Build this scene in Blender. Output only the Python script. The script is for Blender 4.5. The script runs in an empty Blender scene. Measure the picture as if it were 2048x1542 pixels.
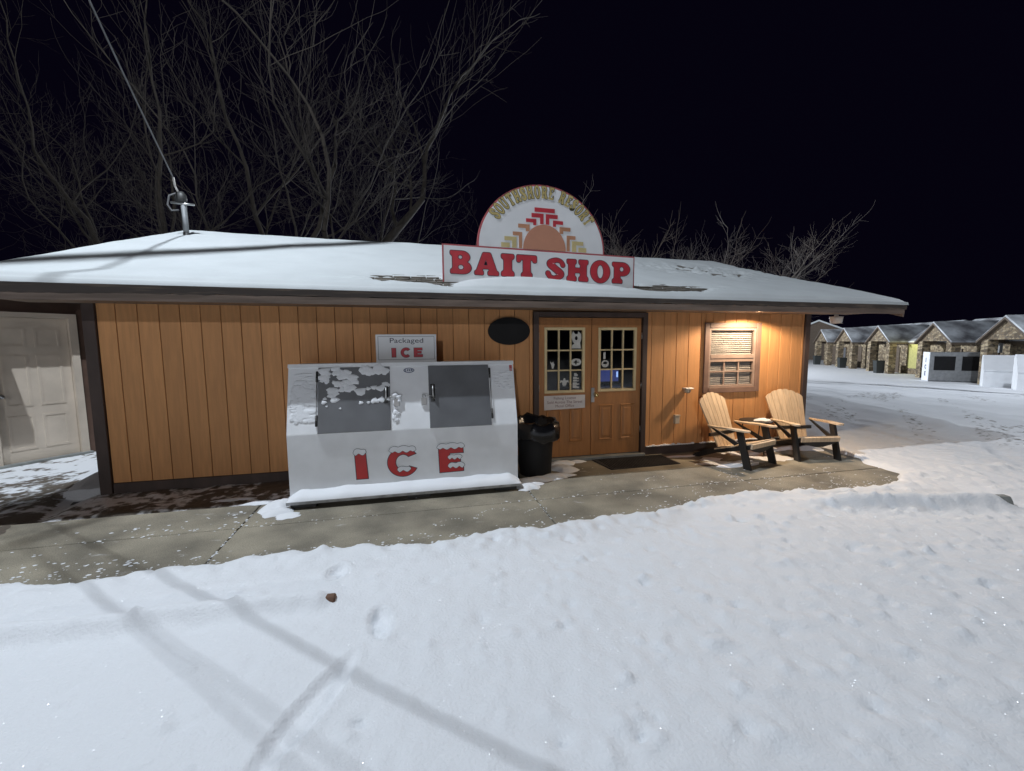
import bpy, bmesh, math, random
import numpy as np
from mathutils import Vector, Matrix
from mathutils.geometry import tessellate_polygon
R = math.radians
scene = bpy.context.scene
random.seed(7)

# ------------------------------------------------------------------ camera, world, lamps, exposure
cd = bpy.data.cameras.new('camera'); cam = bpy.data.objects.new('camera', cd); scene.collection.objects.link(cam)
cd.sensor_fit = 'HORIZONTAL'; cd.sensor_width = 36; cd.lens = 849.143 / 2048 * 36
cd.clip_start = 0.05; cd.clip_end = 2000
fw = Vector((0.22625693, 0.96891776, -0.10003088)); rt = Vector((0.97361097, -0.22809949, -0.00723194)); up = Vector((0.02982415, 0.09575489, 0.99495805))
cam.matrix_world = Matrix(((rt.x, up.x, -fw.x, 0), (rt.y, up.y, -fw.y, -5.87415809), (rt.z, up.z, -fw.z, 1.75796151), (0, 0, 0, 1)))
scene.camera = cam
w = bpy.data.worlds.new('World'); scene.world = w; w.use_nodes = True
bg = w.node_tree.nodes['Background']; bg.inputs['Color'].default_value = (0.36, 0.25, 1.0, 1); bg.inputs['Strength'].default_value = 0.0042
vs = scene.view_settings; vs.view_transform = 'Standard'; vs.look = 'None'; vs.gamma = 1; vs.use_curve_mapping = False; vs.exposure = 0.0

def lamp(name, kind, loc, energy, color, radius, aim=None, spot=None, blend=.2):
    d = bpy.data.lights.new(name, kind); d.energy = energy; d.color = color; d.shadow_soft_size = radius
    o = bpy.data.objects.new(name, d); o.location = loc; scene.collection.objects.link(o)
    if spot: d.spot_size = R(spot); d.spot_blend = blend
    if aim: o.rotation_euler = (Vector(aim) - Vector(loc)).to_track_quat('-Z', 'Y').to_euler()
    return o
LM = Vector((-3.9, -1.45, 10.5))            # yard lamp on the utility pole, left of the frame
lamp('yard_lamp_light', 'POINT', LM, 3950, (0.83, 0.91, 1.0), 0.05)
LS = Vector((5.15, -0.47, 2.222))           # soffit downlight over the window
lamp('soffit_light', 'SPOT', LS, 205, (1.0, 0.76, 0.52), 0.05, aim=(5.15, -0.47, 0), spot=158, blend=.3)
LB = Vector((20, 34, 7))                  # yard lamp behind the shop
lamp('far_yard_light', 'POINT', LB, 27000, (0.86, 0.92, 1.0), 0.15)
LR = Vector((22.5, 4.0, 9.0))           # added lamp, unseen, to brighten the drive right of the shop
lamp('drive_fill_light', 'POINT', LR, 2900, (0.83, 0.9, 1.0), 0.1)
LO = Vector((-6.0, -24.0, 6.5))              # street lamp across the road, behind the camera
lamp('street_light', 'POINT', LO, 4500, (0.96, 0.97, 1.0), 0.25)

# ------------------------------------------------------------------ helpers
C = scene.collection.objects
def link(name, me, m=None, parent=None):
    o = bpy.data.objects.new(name, me); C.link(o)
    if me is not None and m is not None: me.materials.append(m)
    if parent is not None: o.parent = parent
    return o
def tag(o, label=None, cat=None, group=None, kind=None):
    if label: o['label'] = label
    if cat: o['category'] = cat
    if group: o['group'] = group
    if kind: o['kind'] = kind
    return o
def thing(name, loc=(0, 0, 0), rz=0, label=None, cat=None, group=None):
    o = bpy.data.objects.new(name, None); C.link(o); o.location = loc; o.rotation_euler = (0, 0, rz); o.empty_display_size = .1
    return tag(o, label, cat, group)
def wloc(p):
    return Vector((0, 0, 0)) if p is None else (wloc(p.parent) + Vector(p.location))
class MB:
    def __init__(s): s.v = []; s.f = []; s.sm = []
    def add(s, vs, fs, smooth=False):
        n = len(s.v); s.v += [tuple(v) for v in vs]; s.f += [tuple(i + n for i in f) for f in fs]; s.sm += [smooth] * len(fs); return s
    def box(s, x0, x1, y0, y1, z0, z1, b=0.0):
        if b <= 0:
            v = [(x0, y0, z0), (x1, y0, z0), (x1, y1, z0), (x0, y1, z0), (x0, y0, z1), (x1, y0, z1), (x1, y1, z1), (x0, y1, z1)]
            return s.add(v, [(0, 3, 2, 1), (4, 5, 6, 7), (0, 1, 5, 4), (1, 2, 6, 5), (2, 3, 7, 6), (3, 0, 4, 7)])
        bm = bmesh.new(); bmesh.ops.create_cube(bm, size=1)
        for q in bm.verts: q.co = Vector(((x0 + x1) / 2 + q.co.x * (x1 - x0), (y0 + y1) / 2 + q.co.y * (y1 - y0), (z0 + z1) / 2 + q.co.z * (z1 - z0)))
        bmesh.ops.bevel(bm, geom=bm.edges[:], offset=min(b, .45 * min(x1 - x0, y1 - y0, z1 - z0)), segments=1, affect='EDGES')
        bm.verts.ensure_lookup_table()
        for i, q in enumerate(bm.verts): q.index = i
        s.add([q.co[:] for q in bm.verts], [[q.index for q in f.verts] for f in bm.faces]); bm.free(); return s
    def hexa(s, b4, t4):
        return s.add(list(b4) + list(t4), [(0, 3, 2, 1), (4, 5, 6, 7), (0, 1, 5, 4), (1, 2, 6, 5), (2, 3, 7, 6), (3, 0, 4, 7)])
    def tube(s, pts, rad, n=8, cap=True, smooth=True):
        pts = [Vector(p) for p in pts]
        if not isinstance(rad, (list, tuple)): rad = [rad] * len(pts)
        vs = []; fs = []; ref = None
        for i, p in enumerate(pts):
            d = (pts[min(i + 1, len(pts) - 1)] - pts[max(i - 1, 0)]).normalized()
            if ref is None: ref = d.orthogonal().normalized()
            ref = (ref - d * ref.dot(d))
            ref = ref.normalized() if ref.length > 1e-6 else d.orthogonal().normalized()
            q = d.cross(ref)
            for k in range(n):
                a = 2 * math.pi * k / n; vs.append(p + (ref * math.cos(a) + q * math.sin(a)) * rad[i])
        for i in range(len(pts) - 1):
            for k in range(n): fs.append((i * n + k, i * n + (k + 1) % n, (i + 1) * n + (k + 1) % n, (i + 1) * n + k))
        if cap: fs += [tuple(range(n))[::-1], tuple(range((len(pts) - 1) * n, len(pts) * n))]
        return s.add(vs, fs, smooth)
    def lathe(s, prof, c=(0, 0, 0), n=24, smooth=True, sx=1, sy=1, cap=True):
        vs = []; fs = []
        for r, z in prof:
            for k in range(n):
                a = 2 * math.pi * k / n; vs.append((c[0] + r * sx * math.cos(a), c[1] + r * sy * math.sin(a), c[2] + z))
        for i in range(len(prof) - 1):
            for k in range(n): fs.append((i * n + k, i * n + (k + 1) % n, (i + 1) * n + (k + 1) % n, (i + 1) * n + k))
        if cap: fs += [tuple(range(n))[::-1], tuple(range((len(prof) - 1) * n, len(prof) * n))]
        return s.add(vs, fs, smooth)
    def poly(s, rings, fn, d0, d1, smooth=False):
        """rings: outer + holes in 2D; fn(u, v, depth) -> 3D; solid between depths d0 (front) and d1"""
        fl = [p for r in rings for p in r]
        tris = tessellate_polygon([[Vector((p[0], p[1], 0)) for p in r] for r in rings])
        a = sum((fl[t[0]][0] * fl[t[1]][1] - fl[t[1]][0] * fl[t[0]][1] + fl[t[1]][0] * fl[t[2]][1] - fl[t[2]][0] * fl[t[1]][1] + fl[t[2]][0] * fl[t[0]][1] - fl[t[0]][0] * fl[t[2]][1]) for t in tris)
        n = len(fl); fs = []
        for t in tris:
            t = tuple(t) if a > 0 else tuple(t)[::-1]
            fs.append(t); fs.append(tuple(i + n for i in t[::-1]))
        b = 0
        for r in rings:
            m = len(r)
            for i in range(m): fs.append((b + i, b + i + n if 0 else b + i + n, b + (i + 1) % m + n, b + (i + 1) % m))
            b += m
        return s.add([fn(p[0], p[1], d0) for p in fl] + [fn(p[0], p[1], d1) for p in fl], fs, smooth)
    def mesh(s, name, off=Vector((0, 0, 0)), recalc=True):
        me = bpy.data.meshes.new(name)
        me.from_pydata([(v[0] - off.x, v[1] - off.y, v[2] - off.z) for v in s.v], [], s.f)
        me.polygons.foreach_set('use_smooth', s.sm)
        if recalc and len(s.f) < 60000:
            bm = bmesh.new(); bm.from_mesh(me); bmesh.ops.recalc_face_normals(bm, faces=bm.faces[:]); bm.to_mesh(me); bm.free()
        me.update(); return me
    def build(s, name, m, parent=None, local=False, recalc=True):
        off = Vector((0, 0, 0)) if local else wloc(parent)
        return link(name, s.mesh(name, off, recalc), m, parent)
def B(x0, x1, y0, y1, z0, z1, b=0.0): return MB().box(x0, x1, y0, y1, z0, z1, b)

def hsh(ix, iy, seed):
    n = (ix.astype(np.int64) * 374761393 + iy.astype(np.int64) * 668265263 + seed * 974711) & 0x7fffffff
    n = ((n ^ (n >> 13)) * 1274126177) & 0x7fffffff
    return ((n ^ (n >> 16)) & 0xffff) / 65535.0
def vnoise(x, y, seed=0):
    x = np.asarray(x, float); y = np.asarray(y, float)
    ix = np.floor(x); iy = np.floor(y); fx = x - ix; fy = y - iy
    fx = fx * fx * (3 - 2 * fx); fy = fy * fy * (3 - 2 * fy)
    a = hsh(ix, iy, seed); b = hsh(ix + 1, iy, seed); c = hsh(ix, iy + 1, seed); d = hsh(ix + 1, iy + 1, seed)
    return a + (b - a) * fx + (c - a) * fy + (a - b - c + d) * fx * fy
def fbm(x, y, seed=0, o=4):
    t = 0; a = .5
    for i in range(o): t = t + a * vnoise(x * 2 ** i, y * 2 ** i, seed + i * 17); a *= .5
    return t
def sst(t): t = np.clip(t, 0, 1); return t * t * (3 - 2 * t)

# ------------------------------------------------------------------ materials
def mat(name, col, rough=.6, metal=0, var=.15, scale=6, bump=0, bscale=60, col2=None, stretch=(1, 1, 1), spec=.5, rnd=0, mixlo=.35, mixhi=.65, coat=0):
    m = bpy.data.materials.new(name); m.use_nodes = True; nt = m.node_tree; N = nt.nodes; L = nt.links
    p = N['Principled BSDF']; p.inputs['Roughness'].default_value = rough; p.inputs['Metallic'].default_value = metal
    p.inputs['Specular IOR Level'].default_value = spec
    if coat: p.inputs['Coat Weight'].default_value = coat; p.inputs['Coat Roughness'].default_value = .15
    tc = N.new('ShaderNodeTexCoord'); mp = N.new('ShaderNodeMapping'); mp.inputs['Scale'].default_value = stretch
    if rnd:
        oi = N.new('ShaderNodeObjectInfo'); ml = N.new('ShaderNodeMath'); ml.operation = 'MULTIPLY'; ml.inputs[1].default_value = 37
        cb = N.new('ShaderNodeCombineXYZ'); L.new(oi.outputs['Random'], ml.inputs[0]); L.new(ml.outputs[0], cb.inputs[0]); L.new(ml.outputs[0], cb.inputs[2]); L.new(cb.outputs[0], mp.inputs['Location'])
    L.new(tc.outputs['Object'], mp.inputs['Vector'])
    nz = N.new('ShaderNodeTexNoise'); nz.inputs['Scale'].default_value = scale; nz.inputs['Detail'].default_value = 6; L.new(mp.outputs[0], nz.inputs['Vector'])
    rp = N.new('ShaderNodeValToRGB'); rp.color_ramp.elements[0].position = mixlo; rp.color_ramp.elements[1].position = mixhi
    c2 = col2 or tuple(c * (1 - var) for c in col); c1 = col if col2 else tuple(min(1, c * (1 + var * .6)) for c in col)
    rp.color_ramp.elements[0].color = (*c2, 1); rp.color_ramp.elements[1].color = (*c1, 1)
    L.new(nz.outputs['Fac'], rp.inputs['Fac'])
    if rnd:
        hs = N.new('ShaderNodeHueSaturation'); mr = N.new('ShaderNodeMapRange'); mr.inputs[3].default_value = 1 - rnd; mr.inputs[4].default_value = 1 + rnd
        L.new(oi.outputs['Random'], mr.inputs[0]); L.new(mr.outputs[0], hs.inputs['Value']); L.new(rp.outputs[0], hs.inputs['Color']); L.new(hs.outputs[0], p.inputs['Base Color'])
    else: L.new(rp.outputs[0], p.inputs['Base Color'])
    if bump:
        n2 = N.new('ShaderNodeTexNoise'); n2.inputs['Scale'].default_value = bscale; n2.inputs['Detail'].default_value = 5; L.new(mp.outputs[0], n2.inputs['Vector'])
        bp = N.new('ShaderNodeBump'); bp.inputs['Strength'].default_value = bump; bp.inputs['Distance'].default_value = .01; L.new(n2.outputs['Fac'], bp.inputs['Height']); L.new(bp.outputs[0], p.inputs['Normal'])
    return m
def emis(name, col, st):
    m = bpy.data.materials.new(name); m.use_nodes = True; p = m.node_tree.nodes['Principled BSDF']
    p.inputs['Base Color'].default_value = (*col, 1); p.inputs['Emission Color'].default_value = (*col, 1); p.inputs['Emission Strength'].default_value = st; return m
SNOW = (.80, .82, .85)
M = dict(
    siding=mat('siding_paint', (.62, .30, .115), .62, var=.09, scale=2.2, bump=.16, bscale=40, stretch=(14, 14, 1.2), rnd=.08),
    siding_back=mat('siding_shadow_gap', (.22, .105, .045), .8),
    trim=mat('brown_trim', (.075, .05, .042), .6, var=.25, scale=5, bump=.2, bscale=50, stretch=(1, 1, .3)),
    casing=mat('window_casing', (.20, .125, .095), .55, var=.15, scale=6, bump=.15),
    fascia=mat('weathered_fascia', (.215, .165, .135), .75, var=.3, scale=3, bump=.3, stretch=(.6, 6, 8)),
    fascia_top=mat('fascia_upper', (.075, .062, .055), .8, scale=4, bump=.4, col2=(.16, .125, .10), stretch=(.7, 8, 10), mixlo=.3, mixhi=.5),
    soffit=mat('soffit_board', (.22, .15, .10), .7),
    door=mat('door_paint', (.40, .175, .058), .5, var=.12, scale=3, bump=.12, bscale=50, stretch=(8, 8, 1)),
    muntin=mat('cream_muntin', (.66, .53, .30), .5, var=.1),
    snow=mat('snow', SNOW, .62, var=.03, scale=3, bump=.25, bscale=90, spec=.3),
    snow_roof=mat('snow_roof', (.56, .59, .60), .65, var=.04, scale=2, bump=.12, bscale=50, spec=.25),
    shingle=mat('shingles', (.14, .125, .105), .9, var=.4, scale=8, bump=.6, bscale=30),
    white=mat('white_enamel', (.84, .86, .885), .42, var=.07, scale=3, bump=.03, bscale=8),
    grey=mat('door_grey', (.135, .14, .15), .45, var=.12, scale=4),
    steel=mat('steel', (.5, .5, .5), .4, metal=1, var=.2),
    brass=mat('brass', (.75, .6, .3), .25, metal=1),
    dark=mat('dark_metal', (.035, .035, .035), .5),
    skid=mat('skid_metal', (.42, .43, .44), .5, var=.35, scale=9),
    black=mat('black_plastic', (.010, .010, .011), .6, var=.2, spec=.25),
    bag=mat('bin_bag', (.01, .01, .012), .22, var=.2, bump=.6, bscale=16),
    rubber=mat('rubber_mat', (.03, .028, .028), .8, var=.3, bump=.8, bscale=120),
    red=mat('sign_red', (.50, .035, .05), .5, var=.16, scale=5), ltred=mat('ice_red', (.52, .03, .03), .45, var=.06),
    ink=mat('dark_outline', (.03, .03, .055), .5), sign=mat('sign_white', (.74, .755, .77), .5, var=.06, scale=3),
    signedge=mat('sign_edge_red', (.42, .09, .10), .55, var=.2), gold=mat('letter_gold', (.50, .40, .16), .5, var=.15),
    green=mat('letter_green', (.06, .055, .02), .5), terra=mat('sun_terracotta', (.50, .235, .15), .5, var=.05), tan=mat('bracket_tan', (.56, .46, .22), .5),
    orange=mat('bracket_orange', (.47, .23, .13), .5), blue=mat('logo_blue', (.03, .05, .14), .4), frost=mat('cap_white', (.78, .8, .83), .5, var=.03),
    paper=mat('paper', (.66, .62, .60), .8, var=.06), print_=mat('notice_ink', (.22, .12, .12), .8), sticker=mat('sticker', (.55, .55, .52), .6),
    slat=mat('chair_slat', (.63, .49, .345), .55, var=.16, scale=4, bump=.08, stretch=(9, 3, 1), rnd=.06),
    frame=mat('chair_frame', (.016, .015, .015), .5), blind=mat('blind_slat', (.80, .75, .70), .5), sash=mat('sash', (.30, .22, .18), .5),
    conduit=mat('conduit', (.22, .23, .24), .6, metal=.2, var=.25), cable=mat('cable', (.12, .12, .125), .6), pole=mat('pole_wood', (.13, .10, .075), .85, bump=.5, stretch=(6, 6, .5)),
    beige=mat('beige_plastic', (.52, .44, .34), .5), bark=mat('bark', (.019, .0135, .009), .9, var=.3, scale=5), bark2=mat('bark_grey', (.020, .0145, .010), .9, var=.3, scale=5), thicket=mat('thicket_bark', (.14, .115, .095), .9, var=.3, scale=2), thicket2=mat('thicket_bark_grey', (.17, .15, .135), .9, var=.3, scale=2),
    wingdoor=mat('white_door_paint', (.66, .57, .47), .55, var=.1, scale=3, bump=.05), wingwall=mat('brown_wing_wall', (.12, .07, .05), .7),
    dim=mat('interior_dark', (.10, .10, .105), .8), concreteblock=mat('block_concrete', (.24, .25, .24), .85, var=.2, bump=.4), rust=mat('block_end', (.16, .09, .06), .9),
    cabin_wood=mat('cabin_timber', (.10, .075, .055), .8), lamp_white=mat('lamp_white', (.75, .72, .68), .4), bin2=mat('dark_bin', (.03, .035, .035), .5),
    farbox=mat('far_box_grey', (.28, .29, .30), .6), litwall=mat('lime_lit_wall', (.42, .40, .15), .7), cabin_roof=mat('thin_snow_shingles', (.56, .59, .62), .8, col2=(.11, .11, .12), scale=.8, mixlo=.36, mixhi=.62),
)
def stone_mat():
    m = bpy.data.materials.new('rubble_stone'); m.use_nodes = True; N = m.node_tree.nodes; L = m.node_tree.links; p = N['Principled BSDF']; p.inputs['Roughness'].default_value = .9
    tc = N.new('ShaderNodeTexCoord'); v = N.new('ShaderNodeTexVoronoi'); v.inputs['Scale'].default_value = 4.6; mp = N.new('ShaderNodeMapping'); mp.inputs['Scale'].default_value = (1, 1, 1.7)
    L.new(tc.outputs['Object'], mp.inputs[0]); L.new(mp.outputs[0], v.inputs['Vector'])
    sp = N.new('ShaderNodeSeparateColor'); L.new(v.outputs['Color'], sp.inputs[0]); rp = N.new('ShaderNodeValToRGB')
    e = rp.color_ramp.elements; e[0].color = (.08, .06, .038, 1); e[1].color = (.38, .31, .20, 1); x = e.new(.5); x.color = (.19, .14, .085, 1)
    L.new(sp.outputs[0], rp.inputs[0]); v2 = N.new('ShaderNodeTexVoronoi'); v2.feature = 'DISTANCE_TO_EDGE'; v2.inputs['Scale'].default_value = 4.6; L.new(mp.outputs[0], v2.inputs['Vector'])
    r2 = N.new('ShaderNodeValToRGB'); r2.color_ramp.elements[0].position = .02; r2.color_ramp.elements[1].position = .07; L.new(v2.outputs['Distance'], r2.inputs[0])
    mx = N.new('ShaderNodeMix'); mx.data_type = 'RGBA'; mx.inputs['A'].default_value = (.10, .085, .07, 1); L.new(r2.outputs[0], mx.inputs['Factor']); L.new(rp.outputs[0], mx.inputs['B']); L.new(mx.outputs['Result'], p.inputs['Base Color'])
    return m
M['stone'] = stone_mat()
def ground_mat():
    m = bpy.data.materials.new('snow_and_dirt'); m.use_nodes = True; N = m.node_tree.nodes; L = m.node_tree.links; p = N['Principled BSDF']; p.inputs['Roughness'].default_value = .62; p.inputs['Specular IOR Level'].default_value = .3
    at = N.new('ShaderNodeAttribute'); at.attribute_name = 'cover'; tc = N.new('ShaderNodeTexCoord')
    n = N.new('ShaderNodeTexNoise'); n.inputs['Scale'].default_value = 9; n.inputs['Detail'].default_value = 7; L.new(tc.outputs['Object'], n.inputs['Vector'])
    ad = N.new('ShaderNodeMath'); ad.operation = 'ADD'; L.new(at.outputs['Fac'], ad.inputs[0]); L.new(n.outputs['Fac'], ad.inputs[1])
    mr = N.new('ShaderNodeMapRange'); mr.inputs[1].default_value = .93; mr.inputs[2].default_value = 1.07; L.new(ad.outputs[0], mr.inputs[0])
    n2 = N.new('ShaderNodeTexNoise'); n2.inputs['Scale'].default_value = 30; n2.inputs['Detail'].default_value = 5; L.new(tc.outputs['Object'], n2.inputs['Vector'])
    rp = N.new('ShaderNodeValToRGB'); rp.color_ramp.elements[0].color = (.05, .042, .035, 1); rp.color_ramp.elements[1].color = (.20, .165, .13, 1); L.new(n2.outputs['Fac'], rp.inputs[0])
    mx = N.new('ShaderNodeMix'); mx.data_type = 'RGBA'; L.new(mr.outputs[0], mx.inputs['Factor']); L.new(rp.outputs[0], mx.inputs['A']); mx.inputs['B'].default_value = (*SNOW, 1); L.new(mx.outputs['Result'], p.inputs['Base Color'])
    n3 = N.new('ShaderNodeTexNoise'); n3.inputs['Scale'].default_value = 55; n3.inputs['Detail'].default_value = 6; L.new(tc.outputs['Object'], n3.inputs['Vector'])
    bp = N.new('ShaderNodeBump'); bp.inputs['Strength'].default_value = .5; bp.inputs['Distance'].default_value = .012; L.new(n3.outputs['Fac'], bp.inputs['Height']); L.new(bp.outputs[0], p.inputs['Normal'])
    return m
M['ground'] = ground_mat()
def concrete_mat():
    m = bpy.data.materials.new('walkway_concrete'); m.use_nodes = True; N = m.node_tree.nodes; L = m.node_tree.links; p = N['Principled BSDF']; p.inputs['Roughness'].default_value = .85
    tc = N.new('ShaderNodeTexCoord'); oi = N.new('ShaderNodeObjectInfo'); va = N.new('ShaderNodeVectorMath'); va.operation = 'ADD'; L.new(tc.outputs['Object'], va.inputs[0]); L.new(oi.outputs['Location'], va.inputs[1])
    a = N.new('ShaderNodeTexNoise'); a.inputs['Scale'].default_value = 1.7; a.inputs['Detail'].default_value = 8; L.new(va.outputs[0], a.inputs['Vector'])
    r = N.new('ShaderNodeValToRGB'); r.color_ramp.elements[0].position = .33; r.color_ramp.elements[1].position = .66; r.color_ramp.elements[0].color = (.15, .135, .105, 1); r.color_ramp.elements[1].color = (.33, .295, .225, 1); L.new(a.outputs['Fac'], r.inputs[0])
    g = N.new('ShaderNodeTexNoise'); g.inputs['Scale'].default_value = 130; g.inputs['Detail'].default_value = 3; L.new(va.outputs[0], g.inputs['Vector'])
    r2 = N.new('ShaderNodeMapRange'); r2.inputs[1].default_value = .3; r2.inputs[2].default_value = .7; r2.inputs[3].default_value = .68; r2.inputs[4].default_value = 1.3; L.new(g.outputs['Fac'], r2.inputs[0])
    ml = N.new('ShaderNodeMix'); ml.data_type = 'RGBA'; ml.blend_type = 'MULTIPLY'; ml.inputs['Factor'].default_value = 1; L.new(r.outputs[0], ml.inputs['A']); L.new(r2.outputs[0], ml.inputs['B'])
    s = N.new('ShaderNodeTexNoise'); s.inputs['Scale'].default_value = 5; s.inputs['Detail'].default_value = 9; s.inputs['Roughness'].default_value = .7
    mp = N.new('ShaderNodeMapping'); mp.inputs['Scale'].default_value = (.5, 1.3, 1); L.new(va.outputs[0], mp.inputs[0]); L.new(mp.outputs[0], s.inputs['Vector'])
    r3 = N.new('ShaderNodeMapRange'); r3.inputs[1].default_value = .615; r3.inputs[2].default_value = .72; r3.inputs[4].default_value = .75; L.new(s.outputs['Fac'], r3.inputs[0])
    mx = N.new('ShaderNodeMix'); mx.data_type = 'RGBA'; L.new(r3.outputs[0], mx.inputs['Factor']); L.new(ml.outputs['Result'], mx.inputs['A']); mx.inputs['B'].default_value = (.6, .6, .6, 1); L.new(mx.outputs['Result'], p.inputs['Base Color'])
    bp = N.new('ShaderNodeBump'); bp.inputs['Strength'].default_value = .3; bp.inputs['Distance'].default_value = .006; L.new(g.outputs['Fac'], bp.inputs['Height']); L.new(bp.outputs[0], p.inputs['Normal'])
    return m
M['concrete'] = concrete_mat()
def glass_mat():
    m = bpy.data.materials.new('window_glass'); m.use_nodes = True; N = m.node_tree.nodes; L = m.node_tree.links; N.remove(N['Principled BSDF'])
    t = N.new('ShaderNodeBsdfTransparent'); t.inputs[0].default_value = (.84, .84, .84, 1); g = N.new('ShaderNodeBsdfGlossy'); g.inputs['Roughness'].default_value = .03
    f = N.new('ShaderNodeFresnel'); f.inputs[0].default_value = 1.52; mul = N.new('ShaderNodeMath'); mul.operation = 'MULTIPLY_ADD'; mul.inputs[1].default_value = 1.6; mul.inputs[2].default_value = .02
    x = N.new('ShaderNodeMixShader'); L.new(f.outputs[0], mul.inputs[0]); ge = N.new('ShaderNodeNewGeometry'); iv = N.new('ShaderNodeMath'); iv.operation = 'SUBTRACT'; iv.inputs[0].default_value = 1; L.new(ge.outputs['Backfacing'], iv.inputs[1]); m3 = N.new('ShaderNodeMath'); m3.operation = 'MULTIPLY'; L.new(mul.outputs[0], m3.inputs[0]); L.new(iv.outputs[0], m3.inputs[1]); L.new(m3.outputs[0], x.inputs[0]); L.new(t.outputs[0], x.inputs[1]); L.new(g.outputs[0], x.inputs[2]); L.new(x.outputs[0], N['Material Output'].inputs[0]); return m
M['glass'] = glass_mat()

# ------------------------------------------------------------------ ground
EX = np.array([-9, -6, -3.9, -3.09, -2.43, -2.06, -1.67, -1.14, .28, 1.4, 2.3, 3.07, 3.79, 4.39, 5.07, 5.75, 6.05, 30])
EY = np.array([-2.0, -2.0, -2.05, -2.10, -2.26, -2.2, -2.22, -2.17, -2.27, -2.18, -2.13, -1.98, -1.93, -2.02, -2.05, -2.02, -1.80, -1.80])
def terrain(x, y):
    d = np.sqrt((x - 3) ** 2 + (y + 2) ** 2); return -.88 * sst((d - 9) / 26) * sst((x - 2) / 12)
rngb = np.random.RandomState(5)
BUMPS = [(rngb.uniform(-2.6, 7.0), rngb.uniform(-5.2, -2.0), rngb.uniform(.02, .045), rngb.choice([1, 1, 1, -1]) * rngb.uniform(.008, .032)) for _ in range(900)]
BUMPS = [b for b in BUMPS if b[0] > 0.2 or rngb.rand() < .3]
FEET = [(-.60, -2.62, .11, .075, 80, .045), (.22, -4.62, .17, .075, 75, .04),  (-.24, -3.30, .16, .07, 100, .06), (-.52, -3.86, .34, .08, 62, .042)]
def ground_height(x, y):
    t = terrain(x, y)
    ed = np.interp(x, EX, EY) + (fbm(x * 2.6, x * 0 + 3, 3) - .47) * .16 + (fbm(x * 12, y * 3, 9, 5) - .47) * .085
    xe = 6.5 + (y + .67) * .32 + (vnoise(x * 0 + 1, y * 4, 12) - .5) * .15; xe = np.where(y > -.67, 6.55 + .05 * (y + .67), xe)
    m = np.maximum(sst((ed - y) / .10 + .5), sst((x - xe) / .14 + .5))
    m = np.where((y > .1), np.where(x > 6.5, m, 1.0), m)
    snow = .055 + .05 * (fbm(x * .9, y * .9, 21) - .5) + .022 * (fbm(x * 4, y * 4, 33) - .5) + .012 * (vnoise(x * 17, y * 17, 41) - .5) + .028 * sst((x + .2) / 2.5) * (fbm(x * 7, y * 7, 43) - .5)
    rim = np.exp(-((ed - y - .12) / .1) ** 2); snow = snow + rim * (.02 + .05 * (vnoise(x * 9, y * 9, 55) - .45)) * (y < -1)
    # chopped snow: strewn lumps right of the shop, wheel ruts beyond
    rx = sst((x - 4.5) / 3) * (1 - sst((x - 11) / 14)); snow = snow + rx * .045 * (fbm(x * 5, y * 5, 61) - .5)
    u = (x * .80 + y * .6); v = (-x * .6 + y * .8)
    far = sst((x - 7) / 3); snow = snow + far * (.05 * (fbm(v * 2.2, u * .18, 71) - .5) + .06 * (fbm(v * 3.5, u * .8, 77) - .5))
    snow = snow - .05 * far * np.exp(-((v + 4.4 + .25 * np.sin(u * .3)) / .13) ** 2) - .05 * far * np.exp(-((v + 6.1 + .25 * np.sin(u * .3)) / .13) ** 2)
    z = -.07 + m * (.07 + snow)
    for bx, by, r, h in BUMPS:
        s = (np.abs(x - bx) < 3 * r) & (np.abs(y - by) < 3 * r)
        if s.any(): z[s] += h * np.exp(-(((x[s] - bx) / r) ** 2 + ((y[s] - by) / r) ** 2)) * m[s]
    for fx, fy, a, b, an, dp in FEET:
        ca, sa = math.cos(R(an)), math.sin(R(an)); U = ((x - fx) * ca + (y - fy) * sa) / a; V = (-(x - fx) * sa + (y - fy) * ca) / b
        q = U * U + V * V; z = z - dp * (1 - sst((q - .45) / .75)) + .012 * np.exp(-((q - 1.35) / .35) ** 2)
    # long low mounds over the two parking blocks
    for (ax, ay, bx, by, h, wd) in [(-2.9, -2.88, -.66, -3.0, .085, .085), (3.9, -2.35, 5.80, -2.85, .12, .13)]:
        dx, dy = bx - ax, by - ay; l2 = dx * dx + dy * dy; tt = np.clip(((x - ax) * dx + (y - ay) * dy) / l2, 0, 1)
        dd = np.sqrt((x - ax - tt * dx) ** 2 + (y - ay - tt * dy) ** 2); z = z + h * np.exp(-(dd / wd) ** 2) * sst(tt * 3 + .2)
    cover = np.ones_like(x)
    # bare strip of soil under the eaves, left of the ice cabinet, and the patchy yard by the left door
    bed = sst((y + .86 + .12 * (fbm(x * 3, y * 3, 90) - .5)) / .1) * sst((-1.25 - x) / .1) * sst((x + 3.9) / .3) * (y < .05)
    z = z + bed * (.075 + .06 * (fbm(x * 5, y * 5, 93) - .4)); cover = np.where(bed > .3, .30 + .35 * vnoise(x * 3, y * 3, 95), cover)
    yard = sst((-3.45 - x - .35 * (y + 1.2)) / .35) * sst((y + 1.75) / .35) * (1 - sst((y - 4) / .5))
    z = np.where(yard > .02, z * (1 - yard) + yard * (.0 + .03 * (fbm(x * 4, y * 4, 97) - .5)), z)
    yc = .38 + .42 * (vnoise(x * 2.3, y * 5.5, 98) - .45) + .18 * sst((y - .2) / 1)
    cover = np.where(yard > .4, yc - .45 * sst((-.55 - y) / .25), cover)
    # dark slush and ruts on the drive
    rut = far * (1 - sst((x - 24) / 8)) * sst((fbm(v * 2.0, u * .25, 121) - .50) * 9) * sst((y + 2.2) / 1.0) * (1 - sst((y - 5) / 4)); cover = cover - .42 * rut
    return z + t, cover
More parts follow.
